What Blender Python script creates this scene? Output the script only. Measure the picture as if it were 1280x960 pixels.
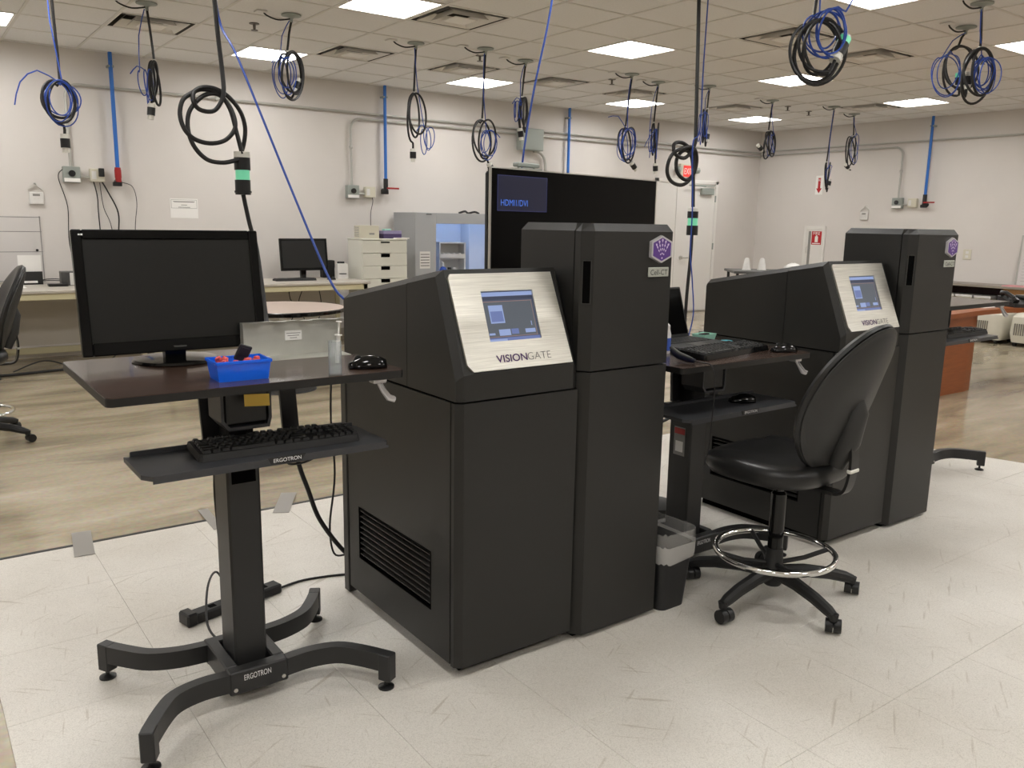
import bpy, bmesh, math, random
from mathutils import Vector, Matrix
random.seed(7)
for o in list(bpy.data.objects): bpy.data.objects.remove(o)
scn = bpy.context.scene
COL = scn.collection
R = math.radians
# ------------------------------------------------------------------ camera
cam_d = bpy.data.cameras.new('camera'); cam = bpy.data.objects.new('camera', cam_d); COL.objects.link(cam)
yaw, pitch, roll = R(36.34537), R(10.90418), R(1.00684)
FW = Vector((math.sin(yaw)*math.cos(pitch), math.cos(yaw)*math.cos(pitch), -math.sin(pitch)))
r0 = Vector((math.cos(yaw), -math.sin(yaw), 0)); u0 = r0.cross(FW)
RT = r0*math.cos(roll)+u0*math.sin(roll); UP = -r0*math.sin(roll)+u0*math.cos(roll)
m3 = Matrix((RT, UP, -FW)).transposed()
cam.matrix_world = Matrix.Translation((0, 0, 1.375)) @ m3.to_4x4()
cam_d.sensor_fit = 'HORIZONTAL'; cam_d.sensor_width = 36; cam_d.lens = 1048.345/1280*36
cam_d.clip_start = 0.05; cam_d.clip_end = 60
scn.camera = cam
# ------------------------------------------------------------------ world + exposure
w = bpy.data.worlds.new('world'); scn.world = w; w.use_nodes = True
w.node_tree.nodes['Background'].inputs[0].default_value = (1, .95, .88, 1)
w.node_tree.nodes['Background'].inputs[1].default_value = 0.05
vs = scn.view_settings
vs.view_transform = 'Standard'; vs.look = 'None'; vs.gamma = 1; vs.use_curve_mapping = False
vs.exposure = 0.0
LAMP = 32          # troffer emission
# ------------------------------------------------------------------ helpers: materials
def lin(c):
    return tuple((x/12.92 if x <= .04045 else ((x+.055)/1.055)**2.4) for x in c)
def hx(s):
    s = s.lstrip('#'); return lin(tuple(int(s[i:i+2], 16)/255 for i in (0, 2, 4)))
MATS = {}
def mat(name, col, rough=.5, metal=0, noise=0, nscale=20, bump=0, bscale=200, emit=0, emitcol=None, trans=0, alpha=1, spec=.5, coat=0, stretch=None, ior=1.45):
    m = bpy.data.materials.new(name); m.use_nodes = True
    nt = m.node_tree; b = nt.nodes['Principled BSDF']
    c = hx(col) if isinstance(col, str) else col
    b.inputs['Base Color'].default_value = (*c, 1)
    b.inputs['Roughness'].default_value = rough; b.inputs['Metallic'].default_value = metal
    b.inputs['Specular IOR Level'].default_value = spec; b.inputs['IOR'].default_value = ior
    b.inputs['Transmission Weight'].default_value = trans; b.inputs['Alpha'].default_value = alpha
    b.inputs['Coat Weight'].default_value = coat
    if emit:
        b.inputs['Emission Color'].default_value = (*(emitcol or c), 1); b.inputs['Emission Strength'].default_value = emit
    if noise or bump:
        tc = nt.nodes.new('ShaderNodeTexCoord'); src = tc.outputs['Object']
        if stretch:
            mp = nt.nodes.new('ShaderNodeMapping'); mp.inputs['Scale'].default_value = stretch
            nt.links.new(src, mp.inputs[0]); src = mp.outputs[0]
    if noise:
        n = nt.nodes.new('ShaderNodeTexNoise'); n.inputs['Scale'].default_value = nscale; n.inputs['Detail'].default_value = 5
        nt.links.new(src, n.inputs['Vector'])
        rp = nt.nodes.new('ShaderNodeValToRGB'); rp.color_ramp.elements[0].position = .3; rp.color_ramp.elements[1].position = .7
        rp.color_ramp.elements[0].color = (*[max(0, x*(1-noise)) for x in c], 1); rp.color_ramp.elements[1].color = (*[min(1, x*(1+noise)) for x in c], 1)
        nt.links.new(n.outputs['Fac'], rp.inputs[0]); nt.links.new(rp.outputs[0], b.inputs['Base Color'])
    if bump:
        n2 = nt.nodes.new('ShaderNodeTexNoise'); n2.inputs['Scale'].default_value = bscale; n2.inputs['Detail'].default_value = 3
        nt.links.new(src, n2.inputs['Vector'])
        bp = nt.nodes.new('ShaderNodeBump'); bp.inputs['Strength'].default_value = bump; bp.inputs['Distance'].default_value = .002
        nt.links.new(n2.outputs['Fac'], bp.inputs['Height']); nt.links.new(bp.outputs[0], b.inputs['Normal'])
    MATS[name] = m
    return m
M = MATS
mat('wall_paint', '#d9d4cf', .85, noise=.02, nscale=2, bump=.08, bscale=120)
mat('tile', '#e6e5e3', .95, noise=.03, nscale=60, bump=.25, bscale=260)
mat('grid_metal', '#d6d3cd', .5)
mat('baffle', '#f2efe8', .5)
mat('diffuser', '#ffffff', .4, emit=LAMP, emitcol=(1, .985, .965))
mat('diffuser_side', '#ffffff', .4, emit=LAMP*.30, emitcol=(1, .985, .965))
mat('vent_white', '#e9e6e0', .5)
mat('vent_dark', '#57534d', .7)
mat('machine_black', (.0175, .0170, .0155), .42, bump=.10, bscale=900, spec=.45)
mat('machine_edge', (.030, .029, .027), .40, bump=.08, bscale=900, spec=.5)
mat('gap_black', (.002, .002, .002), .9, spec=.05)
mat('desk_metal', (.020, .020, .020), .40, bump=.05, bscale=900)
mat('tray_metal', (.042, .043, .047), .42, bump=.05, bscale=900)
mat('plastic_black', (.010, .010, .010), .35)
mat('plastic_matte', (.016, .016, .016), .55)
mat('key_black', (.014, .014, .014), .5)
mat('gloss_black', (.005, .005, .005), .09, spec=.4)
mat('bezel_black', (.005, .005, .005), .18, spec=.22)
mat('screen_off', (.012, .012, .011), .32, spec=.35)
mat('tv_screen', (.002, .002, .002), .2, spec=.12)
mat('leather', (.012, .012, .012), .36, bump=.15, bscale=250)
mat('shell', (.026, .026, .025), .5, bump=.15, bscale=700)
mat('chrome', (.75, .75, .74), .09, 1)
mat('steel', (.60, .59, .56), .28, 1)
mat('steel_dull', (.58, .58, .53), .45, .55, noise=.10, nscale=9)
mat('cord_black', (.012, .011, .011), .45)
mat('cord_blue', '#27479a', .4)
mat('pipe_blue', '#2f6fc4', .4)
mat('valve_red', '#a02424', .4)
mat('plug_white', '#d6d4cc', .5)
mat('plug_green', '#8fc9ae', .3, emit=.32, emitcol=(.03, .75, .36))
mat('conduit', '#b9b8b2', .4, .35)
mat('box_grey', '#9aa09a', .5, .2)
mat('box_cream', '#d2cdbb', .5)
mat('white_plastic', '#dedcd8', .45)
mat('paper', '#f0eeea', .8)
mat('ink', '#3a3836', .8)
mat('label_grey', '#8c8a86', .6)
mat('cream_leg', '#cfc7a4', .5)
mat('bench_top', '#bdb6ab', .35)
mat('bench_back', '#c9c2b7', .8)
mat('cabinet_white', '#d7d6cb', .5)
mat('hood_grey', '#a9abad', .45)
mat('hood_inner', '#dfe6f4', .4)
mat('hood_lamp', '#ffffff', .5, emit=9, emitcol=(.42, .62, 1))
mat('clear_plastic', '#e8eef0', .12, trans=.75, alpha=.55, ior=1.2)
mat('clear_blue', '#1d74ff', .2, alpha=.74)
mat('liner', '#f4f2ee', .2, alpha=.12)
mat('liner_fold', '#efede9', .4, alpha=.40)
mat('bin_black', (.016, .016, .017), .5)
mat('red_plastic', '#dc5a55', .4)
mat('yellow_note', '#f0cb62', .8)
mat('white_text', '#e8e8e8', .5)
mat('grey_text', '#6f6f6c', .5)
mat('purple', '#3f1a58', .4)
mat('purple_badge', '#5b3a86', .35)
mat('badge_pale', '#d9c9e6', .4)
mat('silver', '#c9c7c9', .3, .5)
mat('plate', '#b9bcb3', .4, .3)
mat('dark_text', '#3c3c3c', .5)
mat('orange_wood', '#8e4b1c', .4, noise=.15, nscale=8, stretch=(1, 1, 8))
mat('shelf_wood', '#8a6236', .5, noise=.15, nscale=8)
mat('shelf_dark', '#3a1a1a', .5)
mat('shelf_top', '#8f867c', .4)
mat('beige_machine', '#d6d2c4', .45)
mat('beige_slot', '#77736a', .7)
mat('tape', '#a5a19b', .3, alpha=.7)
mat('scanner_grey', '#4a4a48', .45)
mat('scanner_navy', '#15172a', .35)
mat('teal', '#a6dcc9', .4)
mat('blue_lid', '#4fb6c4', .4)
mat('blue_label', '#3f5fb8', .5)
mat('purple_box', '#8f86a8', .6)
mat('purple_dark', '#4a3c63', .6)
mat('exit_red', '#d83a36', .5, emit=.5, emitcol=(.85, .08, .06))
mat('sign_red', '#b8242c', .5)
mat('door_paint', '#e6e3de', .6)
mat('pink', '#d79a9c', .7)
mat('lcd_bg', (.01, .01, .012), .3, emit=1, emitcol=hx('#3f475c'))
mat('lcd_mid', (.01, .01, .012), .3, emit=1, emitcol=hx('#50565e'))
mat('lcd_light', (.01, .01, .012), .3, emit=1, emitcol=hx('#8ea0cc'))
mat('lcd_blue', (.01, .01, .012), .3, emit=1, emitcol=hx('#6473a6'))
mat('lcd_line', (.01, .01, .012), .3, emit=1, emitcol=hx('#8d736c'))
mat('lcd_dark', (.01, .01, .012), .3, emit=1, emitcol=hx('#2b3248'))
mat('osd_blue', (.01, .01, .012), .3, emit=1, emitcol=hx('#090d28'))
mat('osd_edge', (.01, .01, .012), .3, emit=1, emitcol=hx('#2c3060'))
mat('osd_text', (.01, .01, .012), .3, emit=1, emitcol=hx('#4a76d8'))
mat('round_top', '#b9a79b', .45)
mat('sprinkler', '#6b6660', .4, .5)
mat('board_white', '#d6d2cf', .25)
mat('line_grey', '#8d8a88', .6)
mat('brown_lam', (.050, .029, .021), .24, noise=.25, nscale=6, stretch=(1, 9, 9), coat=.15)
mat('edge_black', (.008, .0075, .007), .45)
mat('cove', '#b5ada0', .6)

def surf_floor():
    m = bpy.data.materials.new('polished_concrete'); m.use_nodes = True; nt = m.node_tree; b = nt.nodes['Principled BSDF']
    tc = nt.nodes.new('ShaderNodeTexCoord'); mp = nt.nodes.new('ShaderNodeMapping'); mp.inputs['Scale'].default_value = (.55, 2.1, 1)
    nt.links.new(tc.outputs['Object'], mp.inputs[0])
    n1 = nt.nodes.new('ShaderNodeTexNoise'); n1.inputs['Scale'].default_value = 1.6; n1.inputs['Detail'].default_value = 7; n1.inputs['Roughness'].default_value = .55; n1.inputs['Distortion'].default_value = .5
    nt.links.new(mp.outputs[0], n1.inputs['Vector'])
    rp = nt.nodes.new('ShaderNodeValToRGB'); e = rp.color_ramp.elements
    e[0].position = .30; e[0].color = (*hx('#786d5d'), 1); e[1].position = .70; e[1].color = (*hx('#b8ac98'), 1)
    k = e.new(.5); k.color = (*hx('#a3977f'), 1)
    nt.links.new(n1.outputs['Fac'], rp.inputs[0])
    n2 = nt.nodes.new('ShaderNodeTexNoise'); n2.inputs['Scale'].default_value = 40; n2.inputs['Detail'].default_value = 4
    nt.links.new(tc.outputs['Object'], n2.inputs['Vector'])
    mx = nt.nodes.new('ShaderNodeMix'); mx.data_type = 'RGBA'; mx.blend_type = 'OVERLAY'; mx.inputs[0].default_value = .25
    nt.links.new(rp.outputs[0], mx.inputs[6]); nt.links.new(n2.outputs['Color'], mx.inputs[7])
    nt.links.new(mx.outputs[2], b.inputs['Base Color'])
    mr = nt.nodes.new('ShaderNodeMapRange'); mr.inputs['To Min'].default_value = .10; mr.inputs['To Max'].default_value = .26
    nt.links.new(n1.outputs['Fac'], mr.inputs[0]); nt.links.new(mr.outputs[0], b.inputs['Roughness'])
    M['concrete'] = m
def surf_mat():
    m = bpy.data.materials.new('speckled_vinyl'); m.use_nodes = True; nt = m.node_tree; b = nt.nodes['Principled BSDF']
    tc = nt.nodes.new('ShaderNodeTexCoord')
    geo = nt.nodes.new('ShaderNodeNewGeometry')
    n1 = nt.nodes.new('ShaderNodeTexNoise'); n1.inputs['Scale'].default_value = 320; n1.inputs['Detail'].default_value = 3; n1.inputs['Roughness'].default_value = .7
    nt.links.new(geo.outputs['Position'], n1.inputs['Vector'])
    rp = nt.nodes.new('ShaderNodeValToRGB'); e = rp.color_ramp.elements
    e[0].position = .30; e[0].color = (*hx('#c3beb5'), 1); e[1].position = .55; e[1].color = (*hx('#e0dcd4'), 1)
    nt.links.new(n1.outputs['Fac'], rp.inputs[0])
    n2 = nt.nodes.new('ShaderNodeTexNoise'); n2.inputs['Scale'].default_value = 1.3; n2.inputs['Detail'].default_value = 6
    nt.links.new(geo.outputs['Position'], n2.inputs['Vector'])
    r2 = nt.nodes.new('ShaderNodeValToRGB'); r2.color_ramp.elements[0].position = .3; r2.color_ramp.elements[0].color = (.80, .78, .75, 1); r2.color_ramp.elements[1].position = .62; r2.color_ramp.elements[1].color = (1, 1, 1, 1)
    nt.links.new(n2.outputs['Fac'], r2.inputs[0])
    mx = nt.nodes.new('ShaderNodeMix'); mx.data_type = 'RGBA'; mx.blend_type = 'MULTIPLY'; mx.inputs[0].default_value = 1
    nt.links.new(rp.outputs[0], mx.inputs[6]); nt.links.new(r2.outputs[0], mx.inputs[7])
    last = mx.outputs[2]
    # scuffs: two stretched noises
    for rot, sc, p0_, cc in ((.5, (1.6, 20, 1), .66, (.70, .66, .61, 1)), (-.75, (1.8, 26, 1), .67, (.72, .68, .63, 1)), (1.4, (2.2, 30, 1), .68, (.74, .70, .65, 1)), (-.2, (5, 90, 1), .68, (.70, .67, .62, 1)), (1.0, (6, 110, 1), .68, (.72, .69, .64, 1)), (2.3, (6, 100, 1), .68, (.72, .69, .64, 1))):
        mp = nt.nodes.new('ShaderNodeMapping'); mp.vector_type = 'TEXTURE'; mp.inputs['Rotation'].default_value = (0, 0, rot); mp.inputs['Scale'].default_value = tuple(1/q for q in sc)
        nt.links.new(geo.outputs['Position'], mp.inputs[0])
        n3 = nt.nodes.new('ShaderNodeTexNoise'); n3.inputs['Scale'].default_value = 2.2; n3.inputs['Detail'].default_value = 2
        nt.links.new(mp.outputs[0], n3.inputs['Vector'])
        r3 = nt.nodes.new('ShaderNodeValToRGB'); r3.color_ramp.elements[0].position = p0_; r3.color_ramp.elements[0].color = (1, 1, 1, 1); r3.color_ramp.elements[1].position = p0_+.08; r3.color_ramp.elements[1].color = cc
        nt.links.new(n3.outputs['Fac'], r3.inputs[0])
        m2 = nt.nodes.new('ShaderNodeMix'); m2.data_type = 'RGBA'; m2.blend_type = 'MULTIPLY'; m2.inputs[0].default_value = .75
        nt.links.new(last, m2.inputs[6]); nt.links.new(r3.outputs[0], m2.inputs[7]); last = m2.outputs[2]
    nt.links.new(last, b.inputs['Base Color']); b.inputs['Roughness'].default_value = .42
    M['vinyl'] = m
def surf_brushed():
    m = bpy.data.materials.new('brushed_steel'); m.use_nodes = True; nt = m.node_tree; b = nt.nodes['Principled BSDF']
    tc = nt.nodes.new('ShaderNodeTexCoord'); mp = nt.nodes.new('ShaderNodeMapping'); mp.inputs['Scale'].default_value = (4, 300, 300)
    nt.links.new(tc.outputs['Object'], mp.inputs[0])
    n = nt.nodes.new('ShaderNodeTexNoise'); n.inputs['Scale'].default_value = 2; n.inputs['Detail'].default_value = 4
    nt.links.new(mp.outputs[0], n.inputs['Vector'])
    rp = nt.nodes.new('ShaderNodeValToRGB'); rp.color_ramp.elements[0].color = (.58, .56, .50, 1); rp.color_ramp.elements[1].color = (.80, .78, .71, 1)
    rp.color_ramp.elements[0].position = .3; rp.color_ramp.elements[1].position = .7
    nt.links.new(n.outputs['Fac'], rp.inputs[0]); nt.links.new(rp.outputs[0], b.inputs['Base Color'])
    b.inputs['Metallic'].default_value = .85; b.inputs['Roughness'].default_value = .38; b.inputs['Anisotropic'].default_value = .5
    M['brushed'] = m
surf_floor(); surf_mat(); surf_brushed()

# ------------------------------------------------------------------ helpers: geometry
def catmull(pts, sub=6, closed=False):
    P = [Vector(p) for p in pts]; n = len(P); out = []
    rng = n if closed else n-1
    for i in range(rng):
        p0 = P[(i-1) % n] if closed or i > 0 else P[i]; p1 = P[i]; p2 = P[(i+1) % n]
        p3 = P[(i+2) % n] if closed or i+2 < n else p2
        for k in range(sub):
            t = k/sub
            out.append(.5*((2*p1)+(p2-p0)*t+(2*p0-5*p1+4*p2-p3)*t*t+(3*p1-p0-3*p2+p3)*t**3))
    if not closed: out.append(P[-1])
    return out
class MB:
    def __init__(s): s.v = []; s.f = []
    def add(s, vs, fs, T=None):
        b = len(s.v)
        s.v += [tuple(T @ Vector(p)) if T else tuple(p) for p in vs]
        s.f += [tuple(b+i for i in f) for f in fs]
        return s
    def box(s, x0, x1, y0, y1, z0, z1, bev=0, T=None, seg=1):
        if bev:
            bm = bmesh.new(); bmesh.ops.create_cube(bm, size=1)
            for v in bm.verts:
                v.co = Vector(((x0+x1)/2+v.co.x*(x1-x0), (y0+y1)/2+v.co.y*(y1-y0), (z0+z1)/2+v.co.z*(z1-z0)))
            bmesh.ops.bevel(bm, geom=bm.edges[:], offset=bev, segments=seg, affect='EDGES', profile=.5)
            bm.verts.index_update()
            s.add([v.co[:] for v in bm.verts], [tuple(v.index for v in f.verts) for f in bm.faces], T); bm.free(); return s
        vs = [(x, y, z) for x in (x0, x1) for y in (y0, y1) for z in (z0, z1)]
        return s.add(vs, [(0, 1, 3, 2), (4, 6, 7, 5), (0, 4, 5, 1), (2, 3, 7, 6), (0, 2, 6, 4), (1, 5, 7, 3)], T)
    def prism(s, poly, axis, a, b, polyB=None):
        """poly in the two other axes (cyclic order of xyz kept: x->(y,z), y->(x,z), z->(x,y))"""
        def P(q, h): return (h, q[0], q[1]) if axis == 'x' else (q[0], h, q[1]) if axis == 'y' else (q[0], q[1], h)
        return s.loft([[P(q, a) for q in poly], [P(q, b) for q in (polyB or poly)]])
    def loft(s, rings, caps=True, closed=False):
        n = len(rings[0]); vs = [p for r_ in rings for p in r_]; fs = []
        m = len(rings)
        for i in range(m if closed else m-1):
            for k in range(n):
                a = i*n+k; b_ = i*n+(k+1) % n; j = ((i+1) % m)*n
                fs.append((a, b_, j+(k+1) % n, j+k))
        if caps and not closed: fs += [tuple(range(n))[::-1], tuple((m-1)*n+k for k in range(n))]
        return s.add(vs, fs)
    def tube(s, pts, r, n=8, closed=False, sub=0, caps=True):
        P = catmull(pts, sub, closed) if sub else [Vector(p) for p in pts]
        m = len(P); rings = []; prev = None
        for i in range(m):
            if closed: t = P[(i+1) % m]-P[(i-1) % m]
            else: t = P[min(i+1, m-1)]-P[max(i-1, 0)]
            if t.length < 1e-9: t = Vector((0, 0, 1))
            t.normalize()
            if prev is None:
                a = Vector((0, 0, 1)) if abs(t.z) < .9 else Vector((1, 0, 0)); nrm = a.cross(t).normalized()
            else:
                nrm = prev-t*prev.dot(t)
                if nrm.length < 1e-6: nrm = Vector((1, 0, 0)).cross(t)
                nrm.normalize()
            prev = nrm; bn = t.cross(nrm)
            rr = r[i] if isinstance(r, (list, tuple)) else r
            rings.append([tuple(P[i]+(nrm*math.cos(2*math.pi*k/n)+bn*math.sin(2*math.pi*k/n))*rr) for k in range(n)])
        return s.loft(rings, caps, closed)
    def cyl(s, p0, p1, r0, r1=None, n=20):
        return s.tube([p0, p1], [r0, r0 if r1 is None else r1], n)
    def lathe(s, prof, c=(0, 0, 0), n=28, T=None):
        rings = [[(r_*math.cos(2*math.pi*k/n)+c[0], r_*math.sin(2*math.pi*k/n)+c[1], z+c[2]) for k in range(n)] for r_, z in prof]
        t = MB().loft(rings, caps=min(prof[0][0], prof[-1][0]) <= .006); return s.add(t.v, t.f, T)
    def rect_sweep(s, pts, w_, h_, sub=0):
        P = catmull(pts, sub) if sub else [Vector(p) for p in pts]; rings = []
        for i, p in enumerate(P):
            t = P[min(i+1, len(P)-1)]-P[max(i-1, 0)]; t.z = 0; t.normalize(); sd = Vector((t.y, -t.x, 0))
            ww = w_[i] if isinstance(w_, list) else w_; hh = h_[i] if isinstance(h_, list) else h_
            rings.append([tuple(p+sd*a*ww/2+Vector((0, 0, b*hh/2))) for a, b in ((-1, -1), (1, -1), (1, 1), (-1, 1))])
        return s.loft(rings)
    def quad(s, a, b, c, d): return s.add([a, b, c, d], [(0, 1, 2, 3)])
    def build(s, name, m, parent=None, loc=None, rot=None, smooth=True, angle=32):
        me = bpy.data.meshes.new(name); me.from_pydata(s.v, [], s.f)
        bm = bmesh.new(); bm.from_mesh(me); bmesh.ops.recalc_face_normals(bm, faces=bm.faces); bm.to_mesh(me); bm.free()
        me.materials.append(M[m] if isinstance(m, str) else m)
        if smooth:
            me.shade_smooth(); me.set_sharp_from_angle(angle=R(angle))
        o = bpy.data.objects.new(name, me); COL.objects.link(o)
        if parent: o.parent = parent
        if loc: o.location = loc
        if rot: o.rotation_euler = rot
        return o
def tag(o, label, cat, group=None):
    o['label'] = label; o['category'] = cat
    if group: o['group'] = group
    return o
def struct(o): o['kind'] = 'structure'; return o
def thing(name, label, cat, loc=(0, 0, 0), rz=0, group=None):
    o = bpy.data.objects.new(name, None); COL.objects.link(o); o.location = loc; o.rotation_euler = (0, 0, rz)
    o.empty_display_size = .1
    return tag(o, label, cat, group)
def copy_tree(o, parent=None):
    c = o.copy(); COL.objects.link(c)
    if parent: c.parent = parent
    for ch in o.children: copy_tree(ch, c)
    return c
def share(src, name, parent, loc, rot=None):
    o = bpy.data.objects.new(name, src.data); COL.objects.link(o); o.parent = parent; o.location = loc
    if rot: o.rotation_euler = rot
    return o
def text(body, h, m, parent, org, right, up, name='lettering', width=None, bold=0, depth=.001, align='LEFT'):
    cu = bpy.data.curves.new('t', 'FONT'); cu.body = body; cu.size = 1; cu.offset = bold; cu.align_x = align
    ob = bpy.data.objects.new('t', cu)
    me = bpy.data.meshes.new_from_object(ob)
    xs = [v.co.x for v in me.vertices]; ys = [v.co.y for v in me.vertices]
    hh = max(ys)-min(ys); sy = h/hh; sx = sy if width is None else width/(max(xs)-min(xs))
    x0 = min(xs) if align == 'LEFT' else (min(xs)+max(xs))/2; y0 = min(ys)
    rt = Vector(right).normalized(); u = Vector(up).normalized(); nn = rt.cross(u); org = Vector(org)
    for v in me.vertices:
        v.co = org+rt*((v.co.x-x0)*sx)+u*((v.co.y-y0)*sy)+nn*depth
    me.materials.clear(); me.materials.append(M[m])
    me.name = name
    o = bpy.data.objects.new(name, me); COL.objects.link(o)
    if parent: o.parent = parent
    bpy.data.objects.remove(ob); bpy.data.curves.remove(cu)
    return o
def visible(p, mrg=.06):
    d = Vector(p)-Vector((0, 0, 1.375)); z = d.dot(FW)
    if z < .2: return False
    return abs(d.dot(RT)/z) < 640/1048.3+mrg and abs(d.dot(UP)/z) < 480/1048.3+mrg

# ------------------------------------------------------------------ room shell
X0, X1, Y0, Y1, ZC = -3.28, 11.9, -3.61, 9.27, 2.92
struct(MB().box(X0-.1, X1+.1, Y0-.1, Y1+.1, -.1, 0).build('floor', 'concrete'))
struct(MB().box(X0-.1, X1+.1, Y1, Y1+.12, 0, 3.2).build('wall_back', 'wall_paint'))
struct(MB().box(X1, X1+.12, Y0-.1, Y1, 0, 3.2).build('wall_right', 'wall_paint'))
struct(MB().box(X0-.12, X0, Y0-.1, Y1, 0, 3.2).build('wall_left', 'wall_paint'))
struct(MB().box(X0, X1, Y0-.12, Y0, 0, 3.2).build('wall_front', 'wall_paint'))
ceil = struct(MB().box(X0-.1, X1+.1, Y0-.1, Y1+.1, 3.2, 3.28).build('ceiling', 'vent_dark'))
struct(MB().box(X0, 9.44, Y1-.012, Y1, 0, .10).build('baseboard_back', 'cove'))
struct(MB().box(X1-.012, X1, Y0, Y1, 0, .10).build('baseboard_right', 'cove'))
GX = [2.82+.61*k for k in range(-10, 15)]+[X1]; GY = [3.10+.61*k for k in range(-11, 11)]+[Y1]
LX = [-2.06, .38, 2.82, 5.26, 7.70, 10.14]; LY = [-1.78, .66, 3.10, 5.54, 7.98]
VENTS = [(1.905, 7.675), (3.735, 7.675), (4.955, 7.675), (6.175, 7.675), (7.395, 7.675), (9.225, 7.675), (3.735, 5.845), (7.395, 4.625), (6.175, 4.625), (10.445, 6.455), (.075, 4.625), (1.905, 2.185), (4.345, 1.575)]
def near(a, b): return abs(a-b) < .05
tile_me = None; rest = MB()
for i in range(len(GX)-1):
    for j in range(len(GY)-1):
        x0, x1, y0, y1 = GX[i], GX[i+1], GY[j], GY[j+1]; cx, cy = (x0+x1)/2, (y0+y1)/2
        if any(near(x0, lx) for lx in LX) and any(near(y0, ly) for ly in LY): continue
        if any(near(cx, vx) and near(cy, vy) for vx, vy in VENTS): continue
        if any(visible((a, b, ZC)) for a in (x0, x1) for b in (y0, y1)):
            if near(x1-x0, .61) and near(y1-y0, .61):
                if tile_me is None:
                    tile_me = MB().box(-.301, .301, -.301, .301, 0, .016).build('ceiling_tile', 'tile', ceil, (cx, cy, ZC), smooth=False)
                else: share(tile_me, 'ceiling_tile', ceil, (cx, cy, ZC))
            else:
                MB().box(x0+.003, x1-.003, y0+.003, y1-.003, ZC, ZC+.016).build('ceiling_tile', 'tile', ceil, smooth=False)
        else: rest.box(x0+.003, x1-.003, y0+.003, y1-.003, ZC, ZC+.016)
o = rest.build('ceiling_tiles_beyond_view', 'tile', ceil, smooth=False); o['kind'] = 'stuff'
for x in GX[1:-1]: MB().box(x-.011, x+.011, Y0, Y1, ZC-.005, ZC+.03).build('grid_runner', 'grid_metal', ceil, smooth=False)
for y in GY[1:-1]: MB().box(X0, X1, y-.011, y+.011, ZC-.004, ZC+.028).build('grid_runner', 'grid_metal', ceil, smooth=False)
# ---- troffers
def make_light():
    t = thing('ceiling_light', 'square recessed fluorescent light panel in the tiled ceiling', 'ceiling light', (0, 0, ZC), 0, 'recessed square ceiling lights')
    m = MB()
    for a, b, c, d in ((-.295, .295, -.295, -.275), (-.295, .295, .275, .295), (-.295, -.275, -.275, .275), (.275, .295, -.275, .275)): m.box(a, b, c, d, -.003, .05)
    m.build('frame', 'baffle', t)
    # sloped reflector sides rising to the bright basket
    def ring(h, z): return [(-h, -h, z), (h, -h, z), (h, h, z), (-h, h, z)]
    MB().loft([ring(.275, .004), ring(.19, .05)], caps=False).build('reflector', 'diffuser_side', t, smooth=False)
    MB().box(-.19, .19, -.19, .19, .05, .056).build('diffuser', 'diffuser', t)
    MB().box(-.298, .298, -.298, .298, .08, .10).build('housing', 'vent_dark', t)
    return t
L0 = make_light(); first = True
for lx in LX:
    for ly in LY:
        o = L0 if first else copy_tree(L0); first = False
        o.location = (lx+.305, ly+.305, ZC)
# ---- diffuser vents: three nested square cones
def make_vent():
    t = thing('ceiling_vent', 'square stepped air diffuser in the tiled ceiling', 'air vent', (0, 0, ZC), 0, 'square ceiling air diffusers')
    def ring(h, z): return [(-h, -h, z), (h, -h, z), (h, h, z), (-h, h, z)]
    m = MB()
    for a, b, c, d in ((-.298, .298, -.298, -.282), (-.298, .298, .282, .298), (-.298, -.282, -.282, .282), (.282, .298, -.282, .282)): m.box(a, b, c, d, -.003, .012)
    m.build('frame', 'vent_white', t)
    MB().box(-.27, .27, -.27, .27, .10, .105).build('throat', 'vent_dark', t)
    MB().loft([ring(.282, .0), ring(.262, .10)], caps=False).build('duct_wall', 'vent_dark', t, smooth=False)
    for h0, h1, z0, z1 in ((.245, .190, -.006, .052), (.165, .125, -.016, .036)):
        MB().loft([ring(h0, z0), ring(h0-.004, z0+.004), ring(h1, z1), ring(h1-.004, z1)], caps=False).build('cone', 'vent_white', t, smooth=False)
    MB().box(-.10, .10, -.10, .10, -.018, -.012).build('center_plate', 'vent_white', t)
    return t
V0 = make_vent()
for i, (x, y) in enumerate(VENTS):
    o = V0 if i == 0 else copy_tree(V0); o.location = (x, y, ZC)
# ---- sprinklers
sp = thing('sprinkler_head', 'small pendant fire sprinkler head under the ceiling tiles', 'sprinkler', (0, 0, ZC), 0, 'pendant sprinkler heads')
MB().lathe([(.04, 0), (.04, -.006), (.012, -.008), (.010, -.045), (.003, -.05)]).build('body', 'sprinkler', sp)
MB().lathe([(.028, -.052), (.028, -.056), (.004, -.058)]).build('deflector', 'sprinkler', sp)
for i, (x, y) in enumerate([(2.55, 7.07), (6.5, 7.1), (4.67, 6.95), (9.6, 7.1), (8.2, 4.0), (10.2, 7.2)]):
    o = sp if i == 0 else copy_tree(sp); o.location = (x, y, ZC)

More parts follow.
